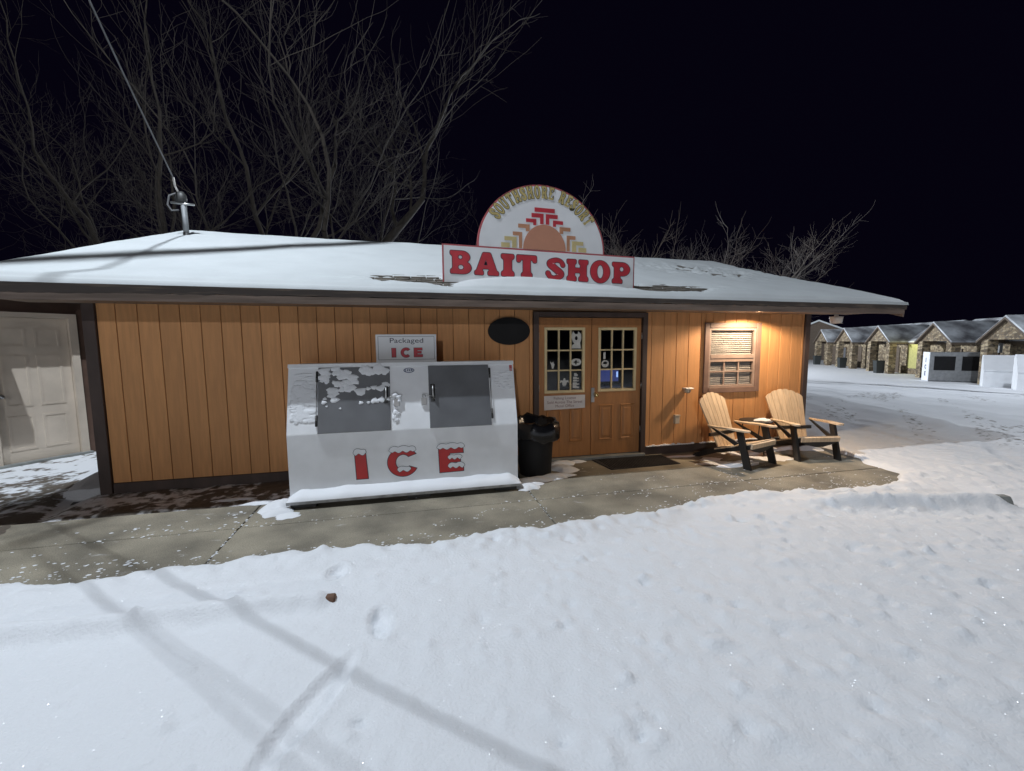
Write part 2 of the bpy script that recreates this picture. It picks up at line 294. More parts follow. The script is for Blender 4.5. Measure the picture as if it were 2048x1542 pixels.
def axis(a, b, fine, lo, hi, far):
    pts = list(np.arange(a, b, fine)); s = fine; x = b
    while x < hi: pts.append(x); s *= 1.09; x += min(s, far)
    s = fine; x = a - fine; left = []
    while x > lo: left.append(x); s *= 1.09; x -= min(s, far)
    return np.array(left[::-1] + pts)
gx = axis(-4.2, 8.5, .024, -260, 420, 40); gy = axis(-5.4, .2, .022, -260, 420, 40)
X, Y = np.meshgrid(gx, gy); Z, CV = ground_height(X, Y); nx, ny = len(gx), len(gy)
me = bpy.data.meshes.new('snow_ground'); me.vertices.add(nx * ny); me.vertices.foreach_set('co', np.stack([X, Y, Z], -1).astype(np.float32).ravel())
i = np.arange(nx * ny).reshape(ny, nx); q = np.stack([i[:-1, :-1], i[:-1, 1:], i[1:, 1:], i[1:, :-1]], -1).reshape(-1)
nf = (nx - 1) * (ny - 1); me.loops.add(nf * 4); me.polygons.add(nf); me.loops.foreach_set('vertex_index', q.astype(np.int32)); me.polygons.foreach_set('loop_start', np.arange(0, nf * 4, 4, dtype=np.int32)); me.polygons.foreach_set('use_smooth', np.ones(nf, bool))
at = me.attributes.new('cover', 'FLOAT', 'POINT'); at.data.foreach_set('value', CV.astype(np.float32).ravel()); me.update(); me.validate()
tag(link('snow_ground', me, M['ground']), kind='structure')
def gz(x, y): return float(ground_height(np.array([[x]], float), np.array([[y]], float))[0][0, 0])

# concrete walkway: slabs butted with open joints
wk = thing('walkway'); tag(wk, kind='structure')
B(-4.6, 6.6, -2.75, .0, -.16, -.065).build('walkway_bed', M['dim'], wk)
jx = [-4.6, -1.68, 1.31, 4.05, 6.58]
for a, b in zip(jx[:-1], jx[1:]):
    for c, d in ((-2.75, -1.447), (-1.433, -.80), (-.788, -.012)):
        if d > -.1 and a < -1.8: continue
        x0 = a + .007; x1 = b - .007
        if d > -.1 and a < -1: x0 = -1.3
        s = link('slab', B(x0 - (x0 + x1) / 2, x1 - (x0 + x1) / 2, c - (c + d) / 2, d - (c + d) / 2, -.065, random.uniform(-.002, .002), .006).mesh('slab'), M['concrete'], wk); s.location = ((x0 + x1) / 2, (c + d) / 2, 0)

# ------------------------------------------------------------------ bait shop
shop = thing('bait_shop', (1.5, 0, 0), 0, 'low orange bait shop with brown trim under a snow covered gable roof', 'shop')
x0g = -3.534; G = .215
def eav(x, top): return (2.352 - .0066 * x) if top else (2.183 - .0045 * x)
B(-3.60, 1.70, .0, .12, 0, 2.34).build('backing_wall', M['siding_back'], shop)
bw = MB()
for a, b, c, d in [(3.45, 4.50, 0, 2.30), (5.50, 6.47, 0, 2.30), (4.50, 5.50, 0, .96), (4.50, 5.50, 2.03, 2.30), (1.70, 3.45, 2.14, 2.30)]: bw.box(a, b, .0, .12, c, d)
bw.build('backing_wall', M['siding_back'], shop)
full = {}
def board(xa, xb, z0, z1):
    wd = round(xb - xa, 4); key = (wd, z0, z1)
    if key not in full:
        mb = MB(); h = wd / 2 - .0035; c = .004
        prof = [(-h, 0), (-h, -.010), (-h + c, -.014), (h - c, -.014), (h, -.010), (h, 0)]
        n = len(prof); mb.add([(p[0], p[1], z0) for p in prof] + [(p[0], p[1], z1) for p in prof], [(k, (k + 1) % n, n + (k + 1) % n, n + k) for k in range(n)] + [tuple(range(n)), tuple(range(n, 2 * n))])
        full[key] = mb.mesh('siding_board')
        full[key].materials.append(M['siding'])
    o = link('siding_board', full[key], None, shop); o.location = ((xa + xb) / 2 - 1.5, 0, 0)
k = 0
while True:
    a = x0g + G * k; b = a + G; k += 1
    if a > 6.40: break
    for s0, s1 in ((-3.506, 1.68), (3.47, 6.40)):
        xa, xb = max(a, s0), min(b, s1)
        if xb - xa < .03: continue
        if xa < 5.49 and xb > 4.51:
            for u0, u1 in ((xa, min(xb, 4.50)), (max(xa, 5.50), xb)):
                if u1 - u0 > .02: board(u0, u1, .135, 2.29)
            if min(xb, 5.50) - max(xa, 4.50) > .02:
                board(max(xa, 4.5), min(xb, 5.5), .135, .95); board(max(xa, 4.5), min(xb, 5.5), 2.04, 2.29)
        else: board(xa, xb, .135, 2.29)
B(-3.507, 1.68, -.022, -.0005, -.02, .128, .004).build('base_trim', M['trim'], shop)
B(3.47, 6.47, -.022, -.0005, -.02, .128, .004).build('base_trim', M['trim'], shop)
B(-3.63, -3.508, -.042, -.0005, .0, 2.3, .004).build('corner_trim', M['trim'], shop)
B(6.402, 6.50, -.042, -.0005, .0, 2.27, .004).build('corner_trim', M['trim'], shop)
B(6.471, 6.53, .0, 6.4, .0, 2.27).build('side_wall', M['siding'], shop)
B(-3.628, -3.601, .0, 6.4, .0, 2.3).build('side_wall', M['trim'], shop)
B(-3.62, 6.53, 6.401, 6.45, 0, 2.3).build('back_wall', M['siding'], shop)
# ledge of snow on the base trim
lg = MB()
for a, b in ((3.5, 4.35), (4.45, 6.3)):
    xs = np.arange(a, b, .05)
    for xx in xs:
        h = .012 + .02 * random.random(); lg.box(xx, xx + .05, -.05, -.016, .128, .128 + h, .006)
tag(lg.build('trim_snow', M['snow'], shop), kind='stuff')
# roof: shingled slab, snow sheet with scoured patches, fascia, soffit, gable ends
YR = 3.2
def eaveT(x): return 2.352 - .0066 * x
def ridge(x): return 3.718 - .0138 * x
def roofz(x, y):
    f = (y + .9) / (YR + .9); f = np.where(f > 1, 2 - f, f); return eaveT(x) * (1 - f) + ridge(x) * f
def rxl(y): return -4.16 + .2 * np.minimum((y + .9) / 4.1, 1)
def rxr(y): return 7.26 - .13 * np.minimum((y + .9) / 4.1, 1)
mb = MB()
for ya, yb in ((-.9, YR), (YR, 7.3)):
    t4 = [(float(rxl(yy)), yy, float(roofz(rxl(yy), yy))) for yy in (ya, yb)] + [(float(rxr(yy)), yy, float(roofz(rxr(yy), yy))) for yy in (yb, ya)]
    t4 = [t4[0], t4[3], t4[2], t4[1]]
    mb.hexa([(p[0], p[1], p[2] - .05) for p in t4], t4)
mb.build('roof_deck', M['shingle'], shop)
sh = MB()      # courses of shingles where the wind has scoured the snow
for xa, xb in ((-.6, .45), (2.9, 4.6)):
    yy = -.75
    while yy < .2:
        xx = xa + random.uniform(-.1, 0)
        while xx < xb:
            wd = random.uniform(.14, .3); z = float(roofz(xx, yy)) + .004; z2 = float(roofz(xx, yy + .16)) + .004
            sh.hexa([(xx, yy, z), (xx + wd - .012, yy, z), (xx + wd - .012, yy + .16, z2), (xx, yy + .16, z2)], [(xx, yy, z + random.uniform(.014, .022)), (xx + wd - .012, yy, z + random.uniform(.014, .022)), (xx + wd - .012, yy + .16, z2 + .002), (xx, yy + .16, z2 + .002)]); xx += wd
        yy += .13
tag(sh.build('shingle', M['shingle'], shop), kind='stuff')
us = np.linspace(0, 1, 420); yv = np.concatenate([np.linspace(-.935, .4, 90), np.linspace(.43, 7.3, 110)])
U, V = np.meshgrid(us, yv); XX = rxl(V) - .03 + U * (rxr(V) - rxl(V) + .06)
def g2(x, y, cx, cy, sx, sy): return np.exp(-((x - cx) / sx) ** 2 - ((y - cy) / sy) ** 2)
th = .062 + .03 * (fbm(XX * 2.2, V * 1.5, 19) - .5) * (V < -.5) + .05 * (fbm(XX * .8, V * .8, 11) - .5) + .008 * (fbm(XX * 6, V * 6, 13) - .5)
th += .08 * g2(XX, V, 1.45, -.62, .75, .16) - .05 * g2(XX, V, .45, -.7, .2, .15)
rag = (fbm(XX * 5, V * 8, 15) - .5)
th -= (.14 + .25 * rag) * g2(XX, V, .05, -.36, .5, .24) + (.125 + .32 * rag) * g2(XX, V, 3.6, -.40, .7, .24) + (.10 + .3 * rag) * g2(XX, V, 5.7, 1.7, 1.2, .9) + .06 * g2(XX, V, 3.2, -.5, .2, .2)
dedge = np.minimum.reduce([V + .935, (U) * 11, (1 - U) * 11, 7.3 - V]); th = th * (.25 + .75 * sst(dedge / .09)) + .002
ZZ = roofz(np.clip(XX, -4.2, 7.3), np.maximum(V, -.9)) + th; ZZ = np.where(V < -.925, ZZ - .04, ZZ)
vs_ = np.stack([XX, V, ZZ], -1).reshape(-1, 3) - np.array([1.5, 0, 0]); ids = np.arange(U.size).reshape(U.shape)
fq = np.stack([ids[:-1, :-1], ids[:-1, 1:], ids[1:, 1:], ids[1:, :-1]], -1).reshape(-1, 4)
me = bpy.data.meshes.new('roof_snow'); me.from_pydata(vs_.tolist(), [], fq.tolist()); me.polygons.foreach_set('use_smooth', [True] * len(fq)); me.update()
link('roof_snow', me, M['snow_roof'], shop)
def strip(y0, y1, zt, zb, xa, xb): return MB().hexa([(xa, y0, zb(xa)), (xb, y0, zb(xb)), (xb, y1, zb(xb)), (xa, y1, zb(xa))], [(xa, y0, zt(xa)), (xb, y0, zt(xb)), (xb, y1, zt(xb)), (xa, y1, zt(xa))])
ft = lambda x: eaveT(x) - .002; fm = lambda x: eaveT(x) - .075 - .03 * max(0, min(1, (1 - x) / 5)); fb = lambda x: 2.183 - .0045 * x
strip(-.905, -.872, fm, fb, -4.16, 7.26).build('fascia', M['fascia'], shop)
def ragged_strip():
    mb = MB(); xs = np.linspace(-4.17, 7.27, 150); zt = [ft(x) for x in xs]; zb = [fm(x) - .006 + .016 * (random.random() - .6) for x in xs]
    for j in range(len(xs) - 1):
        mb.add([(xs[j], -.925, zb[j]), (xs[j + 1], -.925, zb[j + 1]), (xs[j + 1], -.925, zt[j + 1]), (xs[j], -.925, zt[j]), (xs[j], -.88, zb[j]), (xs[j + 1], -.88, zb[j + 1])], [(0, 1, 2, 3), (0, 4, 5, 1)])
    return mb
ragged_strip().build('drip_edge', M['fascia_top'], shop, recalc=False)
sf = lambda x: fb(x) + .055; sg = lambda x: fb(x) + .04
strip(-.872, -.045, sf, sg, -4.1, 5.06).build('soffit', M['soffit'], shop); strip(-.872, -.045, sf, sg, 5.24, 7.2).build('soffit', M['soffit'], shop)
strip(-.872, -.56, sf, sg, 5.061, 5.239).build('soffit', M['soffit'], shop); strip(-.38, -.045, sf, sg, 5.061, 5.239).build('soffit', M['soffit'], shop)
MB().lathe([(.088, .03), (.095, 0), (.085, .0), (.08, .03)], (5.15, -.47, 2.208), 24, cap=False).build('downlight_trim', M['soffit'], shop)
lampglow = emis('downlight_glow', (1, .72, .42), 14); MB().lathe([(.06, 0), (.05, .02), (.0, .025)], (5.15, -.47, 2.235), 20).build('downlight_bulb', lampglow, shop)
for xa, fn in ((7.15, rxr), (-4.13, rxl)):
    mb = MB(); xo = .02
    for ya, yb in ((-.9, YR), (YR, 7.3)):
        p = [(float(fn(yy)) - xo * 0, yy, float(roofz(fn(yy), yy))) for yy in (ya, yb)]
        mb.hexa([(p[0][0] - .025, p[0][1], p[0][2] - .2), (p[0][0], p[0][1], p[0][2] - .2), (p[1][0], p[1][1], p[1][2] - .2), (p[1][0] - .025, p[1][1], p[1][2] - .2)],
                [(p[0][0] - .025, p[0][1], p[0][2] - .052), (p[0][0], p[0][1], p[0][2] - .052), (p[1][0], p[1][1], p[1][2] - .052), (p[1][0] - .025, p[1][1], p[1][2] - .052)])
    mb.build('rake_board', M['fascia'], shop)
for xx in (-3.61, 6.50): MB().poly([[(0, 2.27), (6.4, 2.27), (3.2, 3.52)]], lambda u, v, d, xx=xx: (xx + d, u, v), -.015, .015).build('gable_wall', M['siding'], shop)

# double door
df = MB()
df.box(1.68, 1.757, -.06, .1, .02, 2.195, .004).box(3.393, 3.47, -.06, .1, .02, 2.195, .004).box(1.7575, 3.3925, -.06, .1, 2.122, 2.195, .004)
df.build('door_frame', M['trim'], shop)
B(1.70, 3.45, -.10, .10, .002, .05, .006).build('threshold', M['concreteblock'], shop)
def make_door(xa, xb, gl, panels, knob):
    g0, g1 = gl; zb, zt = 1.02, 1.975
    mb = MB(); y0, y1 = -.012, .03
    mb.box(xa, g0, y0, y1, .062, 2.113).box(g1, xb, y0, y1, .062, 2.113).box(g0, g1, y0, y1, zt, 2.113).box(g0, g1, y0, y1, .062, zb)
    d = mb.build('door', M['door'], shop)
    for pa, pb in panels:
        p0, p1 = .285, .825
        m2 = MB(); tr = .026
        outer = [(pa, p0), (pb, p0), (pb, p1), (pa, p1)]; inn = [(pa + tr, p0 + tr), (pb - tr, p0 + tr), (pb - tr, p1 - tr), (pa + tr, p1 - tr)]; ridge_ = [((o[0] + q[0]) / 2, (o[1] + q[1]) / 2) for o, q in zip(outer, inn)]
        vv = [(o[0], y0 - .0005, o[1]) for o in outer] + [(o[0], y0 - .013, o[1]) for o in ridge_] + [(o[0], y0 - .001, o[1]) for o in inn]
        ff = []
        for k in range(4):
            n = (k + 1) % 4; ff += [(k, n, 4 + n, 4 + k), (4 + k, 4 + n, 8 + n, 8 + k)]
        m2.add(vv, ff); tr2 = tr + .02
        m2.hexa([(pa + tr2, y0 - .0005, p0 + tr2), (pb - tr2, y0 - .0005, p0 + tr2), (pb - tr2, y0 - .0005, p1 - tr2), (pa + tr2, y0 - .0005, p1 - tr2)], [(pa + tr2 + .02, y0 - .009, p0 + tr2 + .02), (pb - tr2 - .02, y0 - .009, p0 + tr2 + .02), (pb - tr2 - .02, y0 - .009, p1 - tr2 - .02), (pa + tr2 + .02, y0 - .009, p1 - tr2 - .02)])
        m2.build('panel', M['door'], d)
    fr = MB(); wv = .04
    fr.box(g0, g0 + wv, y0 - .014, .02, zb, zt, .004).box(g1 - wv, g1, y0 - .014, .02, zb, zt, .004).box(g0 + wv, g1 - wv, y0 - .014, .02, zt - wv, zt, .004).box(g0 + wv, g1 - wv, y0 - .014, .02, zb, zb + wv, .004)
    fr.build('glazing_frame', M['muntin'], d)
    ia, ib, ja, jb = g0 + wv, g1 - wv, zb + wv, zt - wv; mw = .011; pw = (ib - ia) / 3; ph = (jb - ja) / 3; pc = []
    for k in (1, 2):
        B(ia + pw * k - mw, ia + pw * k + mw, y0 - .010, .012, ja, jb, .003).build('muntin', M['muntin'], d)
        for j in range(3): B(ia + pw * j + (mw if j else 0), ia + pw * (j + 1) - (mw if j < 2 else 0), y0 - .009, .012, ja + ph * k - mw, ja + ph * k + mw, .003).build('muntin', M['muntin'], d)
    for a in range(3):
        for b in range(3):
            xa_, xb_, za_, zb_ = ia + pw * a, ia + pw * (a + 1), ja + ph * b, ja + ph * (b + 1)
            B(xa_ + .003, xb_ - .003, .000, .004, za_ + .003, zb_ - .003).build('pane', M['glass'], d); pc.append(((xa_ + xb_) / 2, (za_ + zb_) / 2))
    if knob:
        kx, kz = 2.648, .975
        kb = MB(); kb.lathe([(.034, 0), (.034, .01), (.012, .012), (.012, .03), (.03, .045), (.03, .06), (.018, .07), (0, .071)], (0, 0, 0), 16)
        kb.v = [(kx + v[0], y0 - v[2], kz + v[1]) for v in kb.v]; kb.build('handle', M['brass'], d)
        B(kx - .075, kx - .02, y0 - .02, y0 - .001, kz - .11, kz + .11, .004).build('latch_plate', M['steel'], d)
    for hz in (.42, 1.1, 1.85):
        hx = xb + .004 if knob else xa - .004
        MB().tube([(hx, -.03, hz - .05), (hx, -.03, hz + .05)], .008, 8).build('hinge', M['steel'], d)
    return d, pc
dL, pL = make_door(1.765, 2.574, (1.849, 2.473), ((1.88, 2.10), (2.235, 2.455)), False)
dR, pR = make_door(2.584, 3.385, (2.684, 3.309), ((2.708, 2.939), (3.061, 3.301)), True)
def flat(name, rings, cx, cz, y, m, parent, sx=1, sz=1, th_=.0015):
    return MB().poly([[(p[0] * sx, p[1] * sz) for p in r] for r in rings], lambda u, v, d: (cx + u, y + d, cz + v), 0, th_).build(name, m, parent)
def ell(rx, ry, n=24, cx=0, cy=0, a0=0, a1=360): return [(cx + rx * math.cos(R(a0 + (a1 - a0) * k / n)), cy + ry * math.sin(R(a0 + (a1 - a0) * k / n))) for k in range(n + (a1 - a0 < 360))]
gy_ = -.003
def sticker(pc, i, j, rings, dx=0, dz=0, m=None): return flat('sticker', rings, pc[i * 3 + j][0] + dx, pc[i * 3 + j][1] + dz, gy_, m or M['sticker'], dL if pc is pL else dR)
sticker(pL, 2, 2, [[(-.075, -.12), (.075, -.12), (.06, -.04), (.08, .02), (.075, .09), (.03, .13), (.02, .09), (-.02, .09), (-.05, .13), (-.08, .06), (-.055, -.02), (-.03, -.05), (-.065, -.07)], ell(.022, .03, 10, 0, .03)])
sticker(pL, 2, 1, [ell(.082, .055), [(-.05, 0), (-.02, .012), (-.01, .03), (.012, .03), (.012, .008), (.05, .004), (.05, -.006), (.01, -.008), (.008, -.035), (-.012, -.035), (-.02, -.01)]], 0, -.03)
sticker(pL, 1, 0, [[(-.07, -.02), (-.06, .02), (-.02, .015), (-.01, .05), (.012, .05), (.02, .015), (.06, .02), (.075, -.02), (.04, -.005), (.03, -.05), (.0, -.07), (-.03, -.05), (-.035, -.005)]], 0, -.02)
for dz, hh, ww in ((.09, .022, .03), (.04, .018, .045), (.0, .014, .045), (-.045, .02, .05), (-.09, .022, .05)): sticker(pL, 2, 0, [[(-ww, -hh), (ww, -hh), (ww, hh * .2), (ww * .3, hh * .1), (ww * .3, hh), (-ww, hh)]], 0, dz - .01, M['sticker'])
sticker(pL, 0, 1, [[(-.04, .05), (-.01, .02), (.01, .05), (.015, .02), (.03, .0), (.01, -.06), (-.012, -.06), (-.02, -.01)]], 0, -.06)
sticker(pR, 0, 1, [ell(.06, .055), ell(.035, .02, 12, 0, .01)], -.01, -.06); sticker(pR, 0, 1, [[(-.02, 0), (.015, 0), (.015, .1), (-.02, .1)]], -.02, .01)
# room behind the doors, with a lit screen on the counter
rm = MB().box(.6, 4.46, 2.9, 2.95, .0, 2.3).box(.6, 4.46, .13, 2.9, -.05, .03).box(.6, .65, .13, 2.9, .03, 2.3).box(4.41, 4.46, .13, 2.9, .03, 2.3)
rm.build('interior', M['dim'], shop)
ct = thing('shop_counter', (2.9, .9, .03), 0, 'pale counter inside the shop behind the right door glass', 'counter')
B(2.6, 4.3, .7, 1.3, .97, 1.0, .01).build('counter_top', M['white'], ct); B(2.65, 4.25, .73, 1.27, .03, .969).build('counter_base', M['dim'], ct)
scn = thing('computer_monitor', (3.35, 1.0, 1.0), 0, 'small monitor glowing blue on the counter behind the right door', 'monitor')
B(3.16, 3.56, 1.0, 1.03, 1.05, 1.30, .005).build('housing', M['black'], scn); B(3.18, 3.54, .996, .999, 1.07, 1.285).build('screen', emis('screen_blue', (.10, .14, .5), .35), scn); B(3.3, 3.42, .98, 1.06, 1.0, 1.05).build('stand', M['black'], scn)
B(3.50, 3.53, .9945, .9955, 1.14, 1.24).build('screen_icon', emis('screen_white', (.35, .55, 1), 1.5), scn)

# window with blinds
win = B(4.52, 5.48, .06, .064, .97, 2.02).build('window', M['dim'], shop)
cs = MB(); a, b, c, d = 4.475, 5.525, .937, 2.052; t = .085
cs.box(a, a + t, -.05, -.0165, c, d, .006).box(b - t, b, -.05, -.0165, c, d, .006).box(a + t + .001, b - t - .001, -.05, -.0165, d - t, d, .006).box(a + t + .001, b - t - .001, -.054, -.0165, c, c + t, .006)
cs.build('casing', M['casing'], win)
sa = MB(); a, b, c, d = 4.562, 5.438, 1.024, 1.965; t = .035; mz = 1.515
sa.box(a, a + t, -.035, .02, c, d, .003).box(b - t, b, -.035, .02, c, d, .003).box(a + t, b - t, -.035, .02, d - t, d, .003).box(a + t, b - t, -.035, .02, c, c + t, .003).box(a + t, b - t, -.04, .02, mz - .03, mz + .03, .003).box(a + t, b - t, -.03, .02, mz - .085, mz - .0305, .003)
sa.build('sash', M['sash'], win)
gm = MB()
for k in (1, 2):
    xx = a + t + (b - a - 2 * t) * k / 3; gm.box(xx - .012, xx + .012, -.02, -.004, c + t, mz - .085)
gm.box(a + t, b - t, -.0195, -.0045, 1.262, 1.286); gm.build('grille', M['sash'], win)
B(a + t, b - t, -.003, .0, mz + .03, d - t).build('pane', M['glass'], win); B(a + t, b - t, -.003, .0, c + t, mz - .085).build('pane', M['glass'], win)
bl = MB(); z = c + t + .02
while z < d - t - .01:
    tilt = .0100 + random.uniform(-.0016, .0016); bl.hexa([(a + .045, .012, z - tilt), (b - .045, .012, z - tilt + random.uniform(-.004, .002)), (b - .045, .036, z + tilt), (a + .045, .036, z + tilt)], [(a + .045, .013, z - tilt + .002), (b - .045, .013, z - tilt + .002), (b - .045, .037, z + tilt + .002), (a + .045, .037, z + tilt + .002)]); z += .032
tag(bl.build('blind', M['blind'], win), kind='stuff')

# ------------------------------------------------------------------ lettering: hand-drawn slab serif glyphs
def rpoly(pts, r=.06, n=4):
    out = []; m = len(pts)
    for i, p in enumerate(pts):
        a = Vector(pts[i - 1][:2]); b = Vector(p[:2]); c = Vector(pts[(i + 1) % m][:2]); rr = p[2] if len(p) > 2 else r
        d1 = min(rr, (a - b).length * .48); d2 = min(rr, (c - b).length * .48)
        if rr < .003: out.append((b.x, b.y)); continue
        s = b + (a - b).normalized() * d1; e = b + (c - b).normalized() * d2
        for k in range(n + 1):
            t = k / n; q = s * (1 - t) ** 2 + b * 2 * t * (1 - t) + e * t * t; out.append((q.x, q.y))
    return out
def arc(cx, cy, rx, ry, a0, a1, n=10): return [(cx + rx * math.cos(R(a0 + (a1 - a0) * k / n)), cy + ry * math.sin(R(a0 + (a1 - a0) * k / n)), 0) for k in range(n + 1)]
def stroke(path, n=40):
    P = [Vector((p[0], p[1], p[2])) for p in path]; out = []
    for i in range(len(P) - 1):
        p0 = P[max(i - 1, 0)]; p1 = P[i]; p2 = P[i + 1]; p3 = P[min(i + 2, len(P) - 1)]
        for k in range(8):
            t = k / 8; out.append(.5 * ((2 * p1) + (p2 - p0) * t + (2 * p0 - 5 * p1 + 4 * p2 - p3) * t * t + (3 * p1 - p0 - 3 * p2 + p3) * t ** 3))
    out.append(P[-1]); L_ = []; R_ = []
    for i, p in enumerate(out):
        d = (out[min(i + 1, len(out) - 1)] - out[max(i - 1, 0)]); d.z = 0; d.normalize(); nn = Vector((-d.y, d.x, 0)); L_.append((p.x + nn.x * p.z, p.y + nn.y * p.z)); R_.append((p.x - nn.x * p.z, p.y - nn.y * p.z))
    def capf(p, d, r): 
        a = math.atan2(d.y, d.x); return [(p.x + r * math.cos(a + s), p.y + r * math.sin(a + s)) for s in (math.pi / 2 * .6, math.pi / 4 * .5, 0, -math.pi / 4 * .5, -math.pi / 2 * .6)]
    dE = out[-1] - out[-2]; dS = out[0] - out[1]
    return L_ + capf(out[-1], dE, out[-1].z) + R_[::-1] + capf(out[0], dS, out[0].z)
GL = {}
GL['I'] = (.62, [rpoly([(0, 0), (.62, 0), (.62, .19), (.50, .25), (.50, .75), (.62, .81), (.62, 1), (0, 1), (0, .81), (.12, .75), (.12, .25), (0, .19)], .08)])
GL['H'] = (1.06, [rpoly([(0, 0), (.47, 0), (.47, .18), (.39, .23), (.39, .39), (.67, .39), (.67, .23), (.59, .18), (.59, 0), (1.06, 0), (1.06, .18), (.98, .23), (.98, .77), (1.06, .82), (1.06, 1), (.59, 1), (.59, .82), (.67, .77), (.67, .61), (.39, .61), (.39, .77), (.47, .82), (.47, 1), (0, 1), (0, .82), (.08, .77), (.08, .23), (0, .18)], .07)])
GL['T'] = (.98, [rpoly([(.22, 0), (.76, 0), (.76, .17), (.67, .22), (.67, .79), (.76, .79), (.82, .66), (.98, .68), (.98, 1), (0, 1), (0, .68), (.16, .66), (.22, .79), (.31, .79), (.31, .22), (.22, .17)], .07)])
GL['A'] = (1.14, [rpoly([(0, 0), (.42, 0), (.42, .16), (.36, .2), (.39, .28), (.67, .28), (.70, .2), (.62, .16), (.62, 0), (1.14, 0), (1.14, .16), (1.05, .2), (.76, 1), (.40, 1), (.09, .2), (0, .16)], .07), rpoly([(.44, .44), (.62, .44), (.54, .68)], .04)])
GL['B'] = (.98, [rpoly([(0, 0), (.52, 0, 0)] + arc(.58, .28, .38, .28, -90, 62) + arc(.54, .74, .36, .26, -42, 90) + [(.5, 1, 0), (0, 1), (0, .83), (.1, .77), (.1, .23), (0, .17)], .06), rpoly(arc(.48, .29, .14, .12, 0, 330, 10), .001), rpoly(arc(.46, .73, .11, .1, 0, 330, 10), .001)])
GL['P'] = (.94, [rpoly([(0, 0), (.53, 0), (.53, .17), (.42, .22), (.42, .36), (.5, .36, 0)] + arc(.54, .68, .38, .32, -90, 90) + [(0, 1), (0, .83), (.1, .77), (.1, .23), (0, .17)], .06), rpoly(arc(.49, .68, .12, .13, 0, 330, 10), .001)])
GL['R'] = (1.04, [rpoly([(0, 0), (.48, 0), (.48, .17), (.41, .22), (.41, .38), (.46, .38), (.60, 0), (1.04, 0), (1.04, .17), (.94, .2), (.82, .44)] + arc(.54, .71, .38, .29, -28, 90) + [(0, 1), (0, .83), (.1, .77), (.1, .23), (0, .17)], .06), rpoly(arc(.5, .70, .11, .12, 0, 330, 10), .001)])
GL['O'] = (1.0, [rpoly(arc(.5, .5, .5, .53, 0, 352, 40), .001), rpoly(arc(.5, .5, .17, .33, 0, 348, 24), .001)])
GL['S'] = (.88, [stroke([(.80, .70, .105), (.70, .86, .09), (.45, .91, .10), (.17, .745, .145), (.42, .525, .15), (.71, .275, .15), (.45, .095, .10), (.2, .13, .095), (.08, .29, .115)])])
GL['U'] = (1.02, [rpoly([(0, 1), (0, .83), (.08, .77)] + arc(.51, .36, .43, .36, 180, 360, 14) + [(.94, .77), (1.02, .83), (1.02, 1), (.58, 1), (.58, .83), (.66, .77)] + arc(.52, .36, .14, .16, 0, -180, 8) + [(.38, .77), (.46, .83), (.46, 1)], .06)])
GL['E'] = (.90, [rpoly([(0, 0), (.9, 0), (.9, .34), (.76, .34), (.7, .2), (.42, .2), (.42, .41), (.5, .41), (.54, .35), (.63, .35), (.63, .65), (.54, .65), (.5, .59), (.42, .59), (.42, .8), (.66, .8), (.72, .68), (.86, .68), (.86, 1), (0, 1), (0, .83), (.1, .77), (.1, .23), (0, .17)], .05)])
def area(r): return sum(r[i - 1][0] * r[i][1] - r[i][0] * r[i - 1][1] for i in range(len(r))) / 2
def grow(rings, d):
    out = []
    for j, r in enumerate(rings):
        r = [p for i, p in enumerate(r) if (Vector(p) - Vector(r[i - 1])).length > 1e-4]
        s = 1 if area(r) > 0 else -1; s = s if j == 0 else -s; o = []; m = len(r)
        for i in range(m):
            a, b, c = Vector(r[i - 1]), Vector(r[i]), Vector(r[(i + 1) % m]); e1 = (b - a).normalized(); e2 = (c - b).normalized()
            n = Vector((e1.y + e2.y, -e1.x - e2.x)) * s
            if n.length < 1e-6: n = Vector((e1.y, -e1.x)) * s
            n.normalize(); cosh = max(.5, n.dot(Vector((e1.y, -e1.x)) * s)); o.append((b.x + n.x * d / cosh, b.y + n.y * d / cosh))
        out.append(o)
    return out
def place(rings, fn2): return [[fn2(p[0], p[1]) for p in r] for r in rings]
fontc = {}
def text(s, name, m, parent, x, y, z, size, sx=1, bold=0, align='CENTER'):
    c = bpy.data.curves.new('t', 'FONT'); c.body = s; c.size = size; c.align_x = align; c.offset = bold; c.resolution_u = 3; o = bpy.data.objects.new('t', c); C.link(o)
    me = bpy.data.meshes.new_from_object(o.evaluated_get(bpy.context.evaluated_depsgraph_get())); bpy.data.objects.remove(o); bpy.data.curves.remove(c)
    off = wloc(parent)
    for v in me.vertices: v.co = Vector((x + v.co.x * sx, y, z + v.co.y)) - off
    me.name = name; me.materials.clear(); return link(name, me, m, parent)

# ------------------------------------------------------------------ roof sign
SY = -.46; SX0, SX1 = .395, 3.0
sg_ = thing('roof_sign', (1.7, SY, 2.5), 0, 'white roof sign reading bait shop below a half round sun emblem', 'sign')
zt = lambda x: 2.98 - .0245 * (x - .4)
def sgn(u, v, d): return (u, SY + d, v - .0245 * (u - .4))
bd = [(SX0, 2.38), (SX1, 2.38), (SX1, 2.98), (SX0, 2.98)]; e = .018
MB().poly([bd], sgn, .002, .05).build('board_edge', M['signedge'], sg_)
MB().poly([[(SX0 + e, 2.38), (SX1 - e, 2.38), (SX1 - e, 2.98 - e), (SX0 + e, 2.98 - e)]], sgn, -.002, .0015).build('board', M['sign'], sg_)
CX, CZ, RX, RZ = 1.693, 2.983, .862, .815
MB().poly([arc(CX, CZ, RX, RZ, 0, 180, 48)], lambda u, v, d: sgn(u, v, d), .012, .05).build('dome_edge', M['signedge'], sg_)
MB().poly([arc(CX, CZ + .001, RX - .022, RZ - .022, 0, 180, 48)], sgn, .008, .0115).build('dome', M['sign'], sg_)
